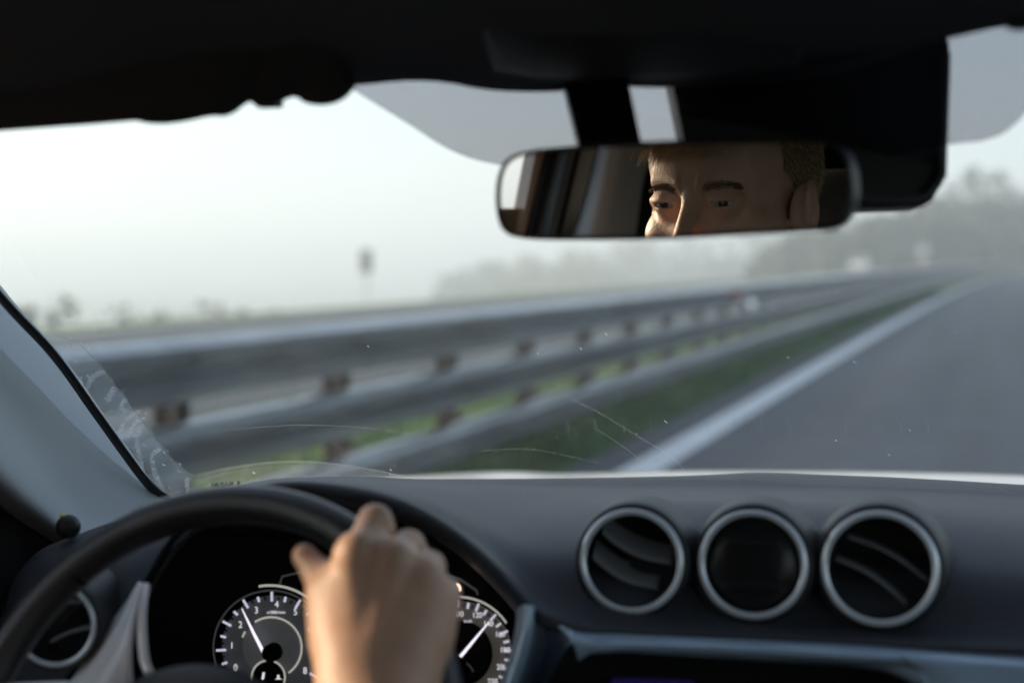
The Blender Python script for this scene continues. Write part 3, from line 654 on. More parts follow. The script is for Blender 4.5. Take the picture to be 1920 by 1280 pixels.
def tick(mb, c, ang, r0, r1, w, h):
    a = math.radians(ang); d = np.array([math.cos(a), -math.sin(a)]); t = np.array([d[1], -d[0]]) * w / 2; p0 = np.array(c) + d * r0; p1 = np.array(c) + d * r1
    mb.prism([cp(*(p0 + t), h), cp(*(p1 + t), h), cp(*(p1 - t), h), cp(*(p0 - t), h)], CN * .0006)
TC = (512, 1212)
disc('dial', TC, 96, .000, M['dial'], cl); disc('dial_centre', TC, 55, .003, M['dial2'], cl)
disc('sub_dial', (508, 1266), 31, .0045, M['void'], cl)
mb = MB(); mm = MB()
for i in range(33):
    a = 214 - i * 7.75 + 0; big = i % 4 == 0; half = i % 2 == 0
    if half: tick(mb, TC, a, 88 if not big else 86, 104 if big else 98, 4.2, .003)
    else: tick(mm, TC, a, 89, 95, 4, .003)
mb.build('tachometer_marks', M['glow'], cl); mm.build('tachometer_minor_marks', mat('dim_mark', (.03, .03, .03), .6), cl)
for t_, (px, py) in {'0': (444, 1250), '1': (437, 1209), '2': (453, 1170), '3': (483, 1143), '4': (521, 1132), '5': (556, 1146), '6': (581, 1178), '7': (588, 1217), '8': (574, 1256)}.items():
    text_mesh('tachometer_numeral', t_, 17 / ppm, cp(px, py, .003), CX, CY, M['glow_dim'], cl, width=.9)
text_mesh('tachometer_lettering', 'x1000r/min', 7.6 / ppm, cp(520, 1146.5, .003), CX, CY, M['glow_dim'], cl)
arc('tachometer_ring', TC, 107, 250, 20, 3.2, .006, M['dial2'], cl); arc('tachometer_arc', (512, 1214), 119, 100, 18, 4.2, .008, M['arc'], cl); arc('tachometer_arc', (512, 1214), 116, -5, -45, 4.2, .008, M['chrome'], cl)
arc('tachometer_inner_arc', TC, 57, 122, -55, 3.6, .005, M['arc'], cl); arc('tachometer_inner_arc', TC, 57, 160, 148, 3.6, .005, M['arc'], cl)
arc('tachometer_inner_arc', (508, 1266), 31, 200, 88, 3.4, .0065, M['arc'], cl); arc('tachometer_inner_arc', (508, 1266), 31, 70, -20, 3.4, .0065, M['arc'], cl)
arc('red_zone', TC, 95, -10, -38, 8, .003, M['red'], cl, .1)
mb = MB(); mb.prism([cp(498, 1257, .007), cp(502, 1257, .007), cp(500, 1270, .007), cp(496, 1270, .007)], CN * .0005); mb.prism([cp(525, 1262, .007), cp(529, 1262, .007), cp(529, 1268, .007), cp(535, 1270, .007), cp(520, 1270, .007), cp(525, 1268, .007)], CN * .0005)
mb.build('warning_symbol', M['glow_dim'], cl)
MB().lathe([(.0001, .017), (.006, .016), (.0075, .012), (.008, 0)], cp(516, 1220, .001), CN, 32).build('needle_hub', M['void'], cl, True)
MB().tube([cp(507, 1226, .012), cp(484, 1182, .0115), cp(462, 1137, .011)], [5.2 / ppm / 2 * 1.25, 5 / ppm / 2, 1.8 / ppm / 2], 8).build('needle', M['needle'], cl, True)
SC = (862, 1224)
disc('dial', SC, 97, 0, mat('speed_dial', (.12, .11, .10), .55, emit=(1., .92, .8), es=.012), cl); disc('dial_centre', SC, 62, .003, M['void'], cl)  # speedometer face given the same faint added glow
mb = MB(); mm = MB()
for i in range(0, 23):
    a = 90 - (i * 10 - 100) * 1.08
    tick(mb if i % 1 == 0 else mm, SC, a, 86, 101 if i % 2 == 0 else 97, 4, .003)
    tick(mm, SC, a + 5.4, 88, 95, 3.6, .003)
mb.build('speedometer_marks', M['glow'], cl); mm.build('speedometer_minor_marks', mat('dim_mark2', (.05, .04, .03), .6), cl)
for t_, (px, py) in {'20': (790, 1262), '40': (783, 1224), '60': (793, 1184), '80': (822, 1160), '100': (861, 1150), '120': (896, 1152), '140': (917, 1168), '160': (939, 1188), '180': (948, 1217), '200': (942, 1249), '220': (925, 1276)}.items():
    text_mesh('speedometer_numeral', t_, 13.5 / ppm, cp(px, py, .003), CX, CY, M['glow_dim'], cl, width=.92)
text_mesh('speedometer_lettering', 'km/h', 7.5 / ppm, cp(879, 1163, .003), CX, CY, M['glow_dim'], cl)
arc('speedometer_ring', SC, 107, 170, 33, 3.6, .006, M['arc'], cl); arc('speedometer_ring', (858, 1268), 34, 170, 20, 2.6, .006, M['dial2'], cl)
MB().lathe([(.0001, .017), (.006, .016), (.0075, .012), (.008, 0)], cp(861, 1240, .001), CN, 32).build('needle_hub', M['void'], cl, True)
MB().tube([cp(855, 1243, .012), cp(888, 1203, .0115), cp(921, 1163, .011)], [5.4 / ppm / 2 * 1.2, 5 / ppm / 2, 2 / ppm / 2], 8).build('needle', M['needle'], cl, True)
# centre display frame and lit warning lamp between the dials
MB().tube([cp(*q, .01) for q in [(532, 1092), (536, 1078), (600, 1063), (690, 1052), (780, 1056), (868, 1083), (898, 1104), (900, 1112)]], .0009, 8).build('display_frame', M['dial2'], cl, True)
MB().prism([cp(865 + 5 * math.cos(q), 1098 + 8 * math.sin(q + .5), .009) for q in np.linspace(0, 6.28, 20, False)], CN * .001).build('warning_lamp', M['lamp'], cl)
MB().lathe([(.0001, .003), (.0025, .002), (.003, 0)], cp(290, 1127, .02), CN, 16).build('trip_knob', mat('knob', (.12, .11, .09), .3), cl, True)
# chrome bar at the left of the cluster, silver trim at the right
MB().tube(cr([P(*q) for q in [(272, 1097, 1.03), (266, 1150, 1.01), (267, 1200, 1.0), (272, 1240, .995), (281, 1262, .99)]], 24), .0034, 14, False, (1, .8, FW)).build('chrome_bar', mat('chrome_bar', (.95, .94, .93), .35, metal=.1), car, True)
loft('centre_trim', [
    [(972, 1142, 1.03), (968, 1180, 1.03), (958, 1225, 1.03), (935, 1290, 1.03), (900, 1360, 1.03)],
    [(984, 1133, 1.012), (982, 1180, 1.01), (970, 1225, 1.01), (948, 1290, 1.01), (915, 1360, 1.01)],
    [(997, 1135, 1.012), (996, 1180, 1.012), (984, 1228, 1.012), (960, 1295, 1.012), (930, 1360, 1.012)],
    [(1004, 1142, 1.02), (1008, 1180, 1.03), (1000, 1230, 1.035), (980, 1295, 1.04), (955, 1360, 1.04)],
    [(1010, 1148, 1.02), (1030, 1190, 1.045), (1020, 1240, 1.055), (1005, 1300, 1.06), (985, 1360, 1.06)],
    [(1030, 1162, 1.015), (1062, 1200, 1.02), (1052, 1245, 1.03), (1035, 1300, 1.03), (1015, 1360, 1.03)],
    [(1060, 1178, 1.005), (1085, 1200, 1.0), (1082, 1235, 1.0), (1062, 1290, 1.0), (1045, 1360, 1.0)]], 50, 50, M['trim'], car, .002)
top = [(1050, 1172, 1.012), (1075, 1182, 1.01), (1110, 1189, 1.008), (1200, 1192, 1.006), (1450, 1203, .995), (1700, 1215, .98), (1920, 1224, .965), (2150, 1234, .94)]
mid = [(1072, 1199, .997), (1090, 1204, .996), (1125, 1208, .995), (1200, 1209, .994), (1450, 1219, .984), (1690, 1234, .97), (1920, 1250, .95), (2150, 1262, .93)]
bot = [(1085, 1238, .998), (1104, 1224, .998), (1135, 1221, .998), (1200, 1221, .998), (1450, 1232, .988), (1640, 1246, .98), (1730, 1275, .965), (1800, 1330, .95)]
loft('screen_surround', [top, mid, bot, [(a, b + 6, d + .01) for a, b, d in bot]], 80, 20, M['trim'], car, .002)
loft('centre_trim_side', [[(1690, 1228, .968), (1740, 1240, .962), (1920, 1246, .950), (2150, 1258, .93)], [(1715, 1255, .966), (1780, 1275, .955), (1920, 1290, .945), (2150, 1300, .92)], [(1760, 1320, .95), (1840, 1350, .945), (1950, 1370, .935), (2150, 1380, .915)]], 40, 20, M['trim'], car, .002)
scr = [P(a, b, .985) for a, b in round_poly([(1075, 1205), (1660, 1225), (1790, 1420), (960, 1420)], [40, 50, 20, 20])]
so_ = MB().prism([p + FW * .012 for p in scr], FW * .01).build('display_unit', M['void'], car)
MB().prism([P(a, b, .982) for a, b in [(1150, 1273), (1300, 1278), (1330, 1400), (1090, 1400)]], FW * .004).build('screen', M['screen'], so_)

# ---- round vents and the round centre dial
def pod(px, py, d, rpx, name, kind, ax=None):
    c = P(px, py, d); r = rpx * d / F; ax = nrm(CAM - c) * .45 + np.array([0, -1, .10]) * .55 if ax is None else ax; ax = nrm(ax)
    w = MB().lathe([(r * 1.26, -.055), (r * 1.21, -.034), (r * 1.17, -.016), (r * 1.13, -.004), (r * 1.09, .002), (r * 1.02, .004), (r * .985, -.002), (r * .96, -.008), (r * .93, -.02), (r * .86, -.05), (.0001, -.052)], c, ax, 72).build(name, M['pod'], car, True)
    x = nrm(np.cross([0, 0, 1.], ax)); y = np.cross(ax, x)
    MB().tube([c + (x * math.cos(q) + y * math.sin(q)) * r * .945 + ax * .003 for q in np.linspace(0, 2 * math.pi, 72, False)], r * .068, 12, True, (.95, 1.0, ax)).build('ring', M['chrome'], w, True)
    if kind == 'vent':
        return c, r, ax, w
    MB().lathe([(r * .90, -.006), (r * .8, -.001), (r * .5, .001), (.0001, .0015)], c, ax, 64).build('dial_lid', mat('smoked_lid', (.008, .0085, .009), .3), w, True)
    for k, (yy, wd) in enumerate(((.38, 1.1), (-.42, 1.2))):
        MB().tube([c + x * t * r * wd * .5 + y * (yy * r + .0012 * math.cos(t * 2)) + ax * .0018 for t in np.linspace(-.9, .9, 20)], .0011, 8, False, (2.2, .5, ax)).build('rib', M['black'], w, True)
    return c, r, ax, w
def vane(par, c, r, ax, p0, p1, bow, m=M['vane'], wd=.010, th=.0011, sag=0.):
    x = nrm(np.cross([0, 0, 1.], ax)); y = np.cross(ax, x); rows = []
    for dep in (.0, -.45, -1.0):
        row = []
        for t in np.linspace(0, 1, 9):
            q = np.array(p0) * (1 - t) + np.array(p1) * t; b = bow * math.sin(math.pi * t) + sag * math.sin(2 * math.pi * t)
            nn = np.array([-(p1[1] - p0[1]), p1[0] - p0[0]]); nn = nn / np.linalg.norm(nn)
            q = q + nn * b; row.append(c + x * q[0] * r + y * q[1] * r + ax * (-.004 + dep * wd * 1.6) - y * dep * wd * (1.1 if wd > .01 else .25))
        rows.append(row)
    return loft('vane', rows, 24, 6, m, par, th, px=False)
c, r, ax, w = pod(1185, 1051, 1.045, 97, 'air_vent', 'vent')
xs_ = -1  # x axis of the pod points to the picture's left or right; settle it once
x_ax = nrm(np.cross([0, 0, 1.], ax)); xs_ = 1 if np.dot(x_ax, RT) > 0 else -1
def V2(a, b): return (a * xs_, b)
vane(w, c, r, ax, V2(-.62, .50), V2(.76, -.04), -.13, wd=.013); vane(w, c, r, ax, V2(-.80, .02), V2(.50, -.52), -.14, wd=.013)
pod(1412, 1057, 1.03, 101, 'centre_dial', 'dial')
c, r, ax, w = pod(1650, 1064, 1.01, 107, 'air_vent', 'vent')
vane(w, c, r, ax, V2(-.58, .50), V2(.80, -.18), .10, wd=.009, th=.0015); vane(w, c, r, ax, V2(-.78, .10), V2(.44, -.60), .09, wd=.009, th=.0015)
c, r, ax, w = pod(106, 1170, 1.055, 78, 'air_vent', 'vent', np.array([.30, -1, .08]))
vane(w, c, r, ax, V2(-.2, -.45), V2(.8, -.1), .05, wd=.006); vane(w, c, r, ax, V2(-.5, .3), V2(.5, .5), .05, wd=.006)

# ---- steering wheel
WC = np.array([-.487, .782, 1.029]); tilt = .502; Wn = np.array([0, -math.cos(tilt), math.sin(tilt)]); Wa = np.array([1., 0, 0]); Wb = np.array([0, math.sin(tilt), math.cos(tilt)])
RW = .1725; RTB = .0128
def rimp(deg, dr=0., dn=0.):
    q = math.radians(deg); return WC + (Wa * math.cos(q) + Wb * math.sin(q)) * (RW + dr) + Wn * dn
swh = MB().tube([rimp(a) for a in np.arange(0, 360, 2.5)], [RTB * (1.05 if 60 < a < 120 else 1.0) for a in np.arange(0, 360, 2.5)], 20, True, (1, 1.08, Wn)).build('steering_wheel', M['leather'], car, True)
for a in (138, 42, 205, 335):
    MB().tube([rimp(a - .45), rimp(a - .3), rimp(a + .3), rimp(a + .45)], [RTB * .98, RTB * 1.05, RTB * 1.05, RTB * .98], 20).build('rim_seam', M['void'], swh, True)
hub = SDF(WC - .13, WC + .13, .0035); Rm = [Wa, Wb, Wn]
hub.ell(WC + Wn * .002, (.078, .060, .032), .0, Rm); hub.ell(WC - Wn * .02, (.055, .050, .045), .02, Rm)
v, q = hub.mesh(); mesh_obj('hub', v, q, M['plastic_dark'], swh, True)
for (a0, a1, rr) in ((172, 176, .016), (8, 4, .016), (262, 266, .013), (278, 274, .013)):
    MB().tube([WC + (rimp(a0) - WC) * .32, WC + (rimp(a0) - WC) * .65, rimp(a1)], [rr * 1.2, rr, rr * .8], 14, False, (1.5, .45, Wn)).build('spoke', M['satin'] if rr > .014 else M['plastic_dark'], swh, True)
MB().tube([WC - Wn * .03, WC - Wn * .2], .035, 20).build('steering_column', M['plastic_dark'], swh, True)

# ---- left windscreen pillar and the dark corner beside it
e1 = [(-420, 20, 1.02), (-200, 300, 1.13), (0, 560, 1.30), (100, 672, 1.38), (180, 784, 1.44), (240, 868, 1.48), (272, 912, 1.50), (300, 938, 1.51), (330, 955, 1.52)]
loft('windscreen_pillar', [
    [(a + 14, b - 4, d + .03) for a, b, d in e1],
    e1,
    [(-460, 60, 1.0), (-240, 350, 1.09), (-40, 610, 1.24), (60, 735, 1.32), (130, 830, 1.38), (180, 900, 1.42), (215, 945, 1.44), (235, 968, 1.45), (262, 985, 1.46)],
    [(-500, 100, .99), (-290, 390, 1.07), (-80, 660, 1.20), (20, 785, 1.28), (85, 875, 1.33), (130, 930, 1.37), (165, 968, 1.39), (190, 988, 1.40), (215, 1005, 1.41)],
    [(-560, 180, .96), (-350, 470, 1.02), (-130, 740, 1.14), (-30, 850, 1.21), (40, 925, 1.27), (85, 965, 1.31), (115, 992, 1.33), (140, 1010, 1.34), (160, 1025, 1.35)],
    [(-590, 250, 1.0), (-380, 540, 1.06), (-160, 790, 1.18), (-60, 895, 1.24), (10, 955, 1.30), (55, 990, 1.34), (90, 1010, 1.36), (115, 1025, 1.37), (140, 1040, 1.38)]], 60, 40, M['pillar'], car, .003)
# black sail panel of the door and the door itself
sail = loft('door_corner_panel', [
    [(-560, 230, 1.0), (-170, 770, 1.17), (0, 925, 1.30), (110, 1010, 1.37), (180, 1050, 1.40)],
    [(-700, 700, .98), (-300, 950, 1.10), (-60, 1080, 1.22), (60, 1120, 1.32), (150, 1140, 1.38)],
    [(-800, 1500, .95), (-300, 1500, 1.05), (-60, 1500, 1.15), (60, 1500, 1.25), (150, 1500, 1.3)]], 30, 16, M['void'], car, .004)
# small black cap with a yellow tip by the foot of the pillar
kc = P(128, 987, 1.22); ka = nrm(CAM - kc)
kb = MB().lathe([(.0001, .012), (.006, .0115), (.0095, .008), (.0105, .002), (.0100, -.006), (.006, -.014), (.0001, -.015)], kc, ka, 28).build('small_cap', M['black'], car, True)
MB().lathe([(.0001, .0035), (.0022, .0028), (.003, 0), (.0025, -.004)], kc + RT * -.0045 + UP * .0085, ka, 16).build('yellow_tip', mat('yellow_tip', (.75, .72, .02), .5, emit=(.7, .65, .02), es=.0), kb, True)

# ---- roof lining, visors, console
hl = [(-900, 200, .80), (-300, 170, .86), (300, 165, .93), (560, 158, .95), (665, 158, .96), (760, 150, .965), (840, 152, .965), (930, 166, .965), (1050, 169, .965), (1180, 159, .96), (1300, 160, .955), (1600, 140, .94), (1770, 84, .92), (1860, 66, .91), (2000, 40, .9), (2500, -40, .84)]
def hr(zadd, y, wob=0):
    return [(x, y, 1.36 + zadd - .02 * (x - XC) ** 2) for x in np.linspace(-1.0, .62, 9)]
rows = [[P(a, b - 26, d + .03) for a, b, d in hl], [P(*q) for q in hl], [P(a, b - 22, d - .02) for a, b, d in hl],
        hr(.145, .62), hr(.19, .35), hr(.215, 0), hr(.22, -.5), hr(.21, -1.1), hr(.15, -1.6)]
loft('headliner', rows, 90, 60, M['headliner'], car, px=False)
rows = [[np.array(q) + (0, 0, .045) for q in cr(r_, 12)] for r_ in rows]; rows[0] = [q + np.array([0, .02, -.045 + .02]) for q in rows[0]]
loft('roof', rows, 40, 30, M['white_paint'], car, px=False)
# driver's sun visor, folded up against the roof
vl = [(-420, 275, .93), (-200, 256, .94), (0, 240, .94), (200, 225, .935), (380, 212, .93), (435, 203, .93), (455, 190, .93), (470, 184, .93), (484, 190, .93)]
vl2 = [(516, 190, .93), (528, 184, .93), (545, 177, .93), (560, 178, .93), (575, 188, .93), (605, 192, .925), (632, 186, .925), (650, 174, .92), (662, 158, .92)]
near = [(-560, -300, .72), (-400, -300, .72), (-200, -300, .72), (0, -300, .72), (150, -300, .72), (270, -290, .72), (380, -270, .72), (450, -220, .73), (500, -120, .77)]
near2 = [(505, -110, .77), (510, -90, .78), (515, -70, .79), (520, -40, .80), (525, -10, .81), (540, 20, .83), (560, 50, .85), (600, 95, .88), (645, 140, .91)]
full_far = vl + [(490, 195, .93), (500, 196, .93), (510, 195, .93)] + vl2
full_near = cr(near + near2, len(full_far))
loft('sun_visor', [[(a, b - 14, d + .022) for a, b, d in full_far], full_far, [(a, b - 12, d - .012) for a, b, d in full_far],
                   [tuple(np.array(a) * .5 + np.array(b) * .5 - (0, 0, .0)) for a, b in zip(full_far, full_near)], [tuple(q) for q in full_near], [(q[0], q[1] - 20, q[2] + .02) for q in full_near]], 120, 26, M['visor'], car, .004)
MB().box(P(502, 188, .935), (.018, .02, .008), [RT, FW, UP], .002).build('visor_clip', M['black'], car)
# passenger's visor corner at the top right
MB().prism([P(a, b, .80) for a, b in round_poly([(1885, 60), (2500, 20), (2500, -400), (1750, -400)], 22)], FW * -.012 + UP * .004).build('sun_visor', M['visor'], car)
# overhead console with its small ridges
con = loft('overhead_console', [
    [(930, 128, .90), (1050, 142, .90), (1300, 140, .89), (1500, 118, .88)], [(920, 100, .875), (1050, 112, .87), (1300, 108, .865), (1500, 90, .86)],
    [(900, 30, .83), (1050, 38, .825), (1300, 36, .82), (1480, 20, .82)], [(880, -120, .76), (1050, -120, .755), (1300, -120, .75), (1480, -130, .75)]], 30, 20, M['plastic_dark'], car, .004)
for (pts) in ([(1000, 104, .868), (1150, 96, .868), (1300, 98, .862), (1420, 90, .858)], [(960, 62, .845), (1150, 56, .842), (1350, 58, .838), (1440, 50, .836)]):
    MB().tube(cr([P(*q) for q in pts], 20), .003, 8).build('ridge', M['plastic_dark'], con, True)

# ---- inside mirror: plane set so that the driver's eyes appear where the photo has them
MC = P(1265, 356, .885)
EYE = np.array([-.478, .425, 1.372])
lo_, hi_ = .9, 2.2
for _ in range(50):
    t = (lo_ + hi_) / 2; V = CAM + ray(1300, 381) * t
    if np.linalg.norm(V - MC) < np.linalg.norm(EYE - MC): lo_ = t
    else: hi_ = t
V = CAM + ray(1300, 381) * t; MN = nrm(EYE - V)
def refl(p): p = np.asarray(p, float); return p - 2 * MN * np.dot(p - MC, MN)
def refl_d(v): v = np.asarray(v, float); return v - 2 * MN * np.dot(v, MN)
def mp(px, py, h=0.): return on_plane(px, py, MC, MN) + MN * h
def in_mirror(px, py, o, n):
    """point of the plane (o, n) whose reflection is seen at a photo position"""
    m = mp(px, py); d = refl_d(ray(px, py)); return m + d * (np.dot(np.asarray(o) - m, n) / np.dot(d, n))
outer = [(950, 300), (990, 282), (1088, 272), (1200, 265), (1290, 262), (1420, 260), (1540, 262), (1590, 290), (1603, 345), (1600, 385), (1578, 424), (1540, 434), (1400, 441), (1250, 449), (1100, 451), (985, 448), (945, 432), (932, 390), (934, 335)]
def closed_cr(p, n):
    p = [(a, b, 0) for a, b in p]; k = 3; q = cr(p[-k:] + p + p[:k + 1], n * 3); 
    # keep one turn by parameter
    P_ = np.array(p + p[:1])[:, :2]; seg = np.r_[0, np.cumsum(np.linalg.norm(np.diff(P_, axis=0), axis=1))]; out = []
    for s_ in np.linspace(0, seg[-1], n, False):
        i = min(np.searchsorted(seg, s_, side='right') - 1, len(p) - 1); u = (s_ - seg[i]) / (seg[i + 1] - seg[i]); a, b, c_, e_ = (np.array(p[(i + j) % len(p)][:2], float) for j in (-1, 0, 1, 2))
        out.append(.5 * (2 * b + (-a + c_) * u + (2 * a - 5 * b + 4 * c_ - e_) * u * u + (-a + 3 * b - 3 * c_ + e_) * u ** 3))
    return np.array(out)
oc = closed_cr(outer, 96); ctr = oc.mean(0)
def inset(k): 
    t = np.roll(oc, -1, 0) - np.roll(oc, 1, 0); t /= np.linalg.norm(t, axis=1)[:, None]; n = np.stack([-t[:, 1], t[:, 0]], 1); n *= np.sign(((ctr - oc) * n).sum(1))[:, None]; return oc + n * k
hs = MB(); rings = [(inset(10), .000), (inset(8), .003), (inset(4), .004), (inset(1), .002), (oc, -.003), (inset(4), -.014), (inset(22), -.026), (inset(50), -.032)]; vs = []; 
for q, h in rings: vs += [mp(a, b, h) for a, b in q]
n = 96; fs = [(i * n + k, i * n + (k + 1) % n, (i + 1) * n + (k + 1) % n, (i + 1) * n + k) for i in range(len(rings) - 1) for k in range(n)]; fs.append(tuple((len(rings) - 1) * n + k for k in range(n)))
rvm = mesh_obj('rear_view_mirror', vs, fs, M['black'], car, True)
mesh_obj('mirror_glass', [mp(a, b, .0015) for a, b in inset(9)], [tuple(range(n))], M['mirror'], rvm, False)
st = MB(); st.prism([P(1058, 158, .955), P(1178, 150, .955), P(1204, 275, .93), P(1088, 282, .93)], FW * .02); st.build('mirror_stem', M['black'], rvm)
# sensor housing behind the mirror
hp = [(1255, 130), (1770, 60), (1780, 84), (1776, 200), (1768, 345), (1758, 358), (1748, 378), (1728, 389), (1600, 393), (1400, 380), (1300, 300), (1282, 262)]
sh = MB().prism([P(a, b, .975) for a, b in hp], FW * .035).build('sensor_housing', M['black'], car)
MB().tube([P(*q) for q in [(1772, 100, .972), (1764, 330, .972), (1735, 370, .972), (1640, 378, .972), (1605, 370, .972), (1585, 290, .972)]], .004, 10).build('housing_rim', mat('rim_plastic', (.035, .037, .04), .6), sh, True)

# ---- the rest of the cabin (seen in the mirror)
XL = -.96; xr = .60
def slab(name, x, pts, m, par=car, th=.03, sm=False):
    return MB().prism([(x, y, z) for y, z in pts], (-th if x < XC else th, 0, 0)).build(name, m, par, sm)
for x in (XL, xr):
    side = 'door'
    d = slab('door', x, [(.98, .30), (-.12, .30), (-.12, 1.02), (.98, 1.06)], M['plastic_dark'])
    slab('window_frame', x, [(-.02, 1.02), (-.10, 1.02), (-.17, 1.50), (-.09, 1.50)], M['rubber'], d)
    rd = slab('door', x, [(-.17, .30), (-1.15, .30), (-1.15, 1.03), (-.17, 1.02)], M['seat'])
    if x < 0: MB().prism([(x - .01, y, z) for y, z in [(-.17, 1.0), (-1.2, 1.0), (-1.3, 1.56), (-.17, 1.56)]], (-.006, 0, 0)).build('added_black_window_panel', M['void'], rd)  # opaque black panel added to shut out the bright rear side window
    slab('roof_rail', x, [(.80, 1.485), (-1.6, 1.50), (-1.6, 1.60), (.70, 1.57)], M['headliner'])
    slab('rear_pillar', x, [(-1.12, .3), (-1.75, .3), (-1.75, 1.58), (-1.22, 1.52)], M['headliner'])
MB().box((XC, -.3, .32), (1.6, 2.8, .04)).build('cabin_floor', M['seat'], car)
MB().prism([(XL, -1.62, .3), (xr, -1.62, .3), (xr, -1.62, 1.58), (XL, -1.62, 1.58)], (0, -.03, 0)).build('tailgate', M['void'], car)
MB().prism([(XL, 1.05, .3), (xr, 1.05, .3), (xr, 1.18, 1.0), (XL, 1.18, 1.0)], (0, .03, 0)).build('bulkhead', M['void'], car)
# rear bench
MB().box((XC, -1.05, .98), (1.3, .16, .66), None, .05).build('rear_seat', M['void'], car, True)
# driver's seat
ds = MB().box((-.478, .02, .88), (.50, .14, .66), [[1, 0, 0], [0, .98, .2], [0, -.2, .98]], .05).build('driver_seat', M['seat'], car, True)
MB().box((-.478, .28, .50), (.50, .52, .14), None, .05).build('seat_cushion', M['seat'], ds, True)
MB().box((-.478, .09, 1.30), (.27, .09, .20), None, .04).build('headrest', mat('headrest', (.012, .013, .014), .8), ds, True)
MB().tube([(-.53, .02, 1.15), (-.53, .07, 1.28)], .006, 8).tube([(-.43, .02, 1.15), (-.43, .07, 1.28)], .006, 8).build('headrest_post', M['chrome'], ds, True)
# centre pillar trim as the mirror shows it: convex, light at its front edge
pl = lambda px, py, x: in_mirror(px, py, (x, 0, 0), np.array([1., 0, 0]))
rows = [[pl(1128, 255, -.93), pl(1102, 350, -.93), pl(1072, 460, -.93)], [pl(1140, 255, -.90), pl(1118, 350, -.90), pl(1090, 460, -.90)], [pl(1172, 255, -.885), pl(1152, 350, -.885), pl(1128, 460, -.885)], [pl(1225, 255, -.93), pl(1205, 350, -.93), pl(1190, 460, -.93)]]
loft('centre_pillar', rows, 12, 24, M['pillar_b'], car, .003, px=False)
def strip_m(name, a, b, x, m, par, th=.02):
    (x0, w0), (x1, w1) = a, b
    return MB().prism([pl(x0, 255, x), pl(x0 + w0, 255, x), pl(x1 + w1, 465, x), pl(x1, 465, x)], (-th, 0, 0)).build(name, m, par)
strip_m('door_edge_trim', (1098, 40), (1048, 42), -.945, M['rubber'], car); strip_m('door_edge_trim', (1074, 14), (1024, 14), -.935, mat('grey_edge', (.10, .11, .11), .5), car); strip_m('door_edge_trim', (1040, 62), (990, 62), -.955, M['rubber'], car)
strip_m('window_frame', (1012, 26), (972, 30), -.965, mat('sunlit_frame', (.62, .52, .42), .5), car)  # sunlight on the frame is put into its warm pale colour
MB().prism([pl(1190, 250, -.94), pl(1300, 250, -.94), pl(1300, 470, -.94), pl(1165, 470, -.94)], (-.01, 0, 0)).build('added_black_gap_panel', M['void'], car)  # black panel added to hide the bright gap behind the pillar
MB().prism([pl(925, 394, -.975), pl(1108, 391, -.975), pl(1085, 480, -.975), pl(905, 480, -.975)], (-.01, 0, 0)).build('door_card', mat('door_card', (.20, .165, .13), .7), car)  # beige-brown cast of the warm light is put into the card's colour
MB().prism([pl(925, 391, -.970), pl(1108, 388, -.970), pl(1108, 391, -.970), pl(925, 394, -.970)], (-.004, 0, 0)).build('door_sill_strip', mat('sill_reflection', (.5, .28, .10), .4), car)  # orange is the sill's warm reflection, painted as its colour



# ================================================================== the driver
HS = 1.06; vdir = nrm(V - CAM); th = math.radians(31)
vf = nrm(-vdir * math.cos(th) - RT * math.sin(th) - UP * .05); vu = nrm(UP + RT * .045 - vf * np.dot(UP + RT * .045, vf))
hf = refl_d(vf); hu = refl_d(vu); hx = np.cross(hf, hu); HO = EYE - hf * .085 * HS
HB = np.stack([hx, hf, hu])                      # local x (person's right), y forward, z up
def h2w(v): return HO + (np.asarray(v) * HS) @ HB
s = SDF((-.1, -.125, -.175), (.1, .14, .13), .0014)
s.ell((0, -.012, .035), (.074, .098, .082), 0)
s.ell((0, .028, -.045), (.058, .058, .078), .03)          # face mass
s.ell((0, .050, .040), (.060, .034, .045), .02)            # forehead
for q in (-1, 1):
    s.ell((q * .050, .045, -.032), (.020, .026, .022), .022)   # cheekbone
    s.cap((q * .052, -.01, -.07), (q * .022, .055, -.115), .014, .014, .03)  # jaw
s.ell((0, .062, -.112), (.020, .018, .014), .025)          # chin
s.cap((-.040, .0735, .0205), (-.012, .0845, .0165), .0075, .0085, .012); s.cap((.040, .0735, .0205), (.012, .0845, .0165), .0075, .0085, .012)  # brow ridge
for q in (-1, 1):
    s.ell((q * .0325, .097, .002), (.018, .016, .0105), .016, sub=True)      # socket
    s.ell((q * .0175, .0985, -.006), (.009, .012, .012), .014, sub=True)
# nose
s.cap((0, .086, .006), (0, .1095, -.038), .0065, .0095, .012, ); s.ell((0, .1105, -.041), (.0105, .011, .0095), .006)
for q in (-1, 1): s.ell((q * .0125, .1, -.044), (.0078, .010, .0075), .006); s.ell((q * .006, .104, -.053), (.003, .005, .004), .003, sub=True)
# eyelids over the eyeballs
for q in (-1, 1):
    s.ell((q * .0315, .0725, .0), (.0150, .0147, .0138), .010)
    s.cap((q * .0165, .0815, -.0005), (q * .0455, .075, .0), .0035, .003, .004)
    s.cap((q * .018, .0848, .0050), (q * .046, .0775, .0035), .0030, .0030, .006)   # upper lid fold
    s.ell((q * .0315, .0875, -.0012), (.0135, .0085, .0028), .0010, sub=True)      # the slit
# mouth
s.ell((0, .088, -.076), (.020, .012, .006), .006); s.ell((0, .087, -.085), (.017, .012, .0065), .006); s.ell((0, .101, -.0805), (.022, .008, .0012), .002, sub=True)
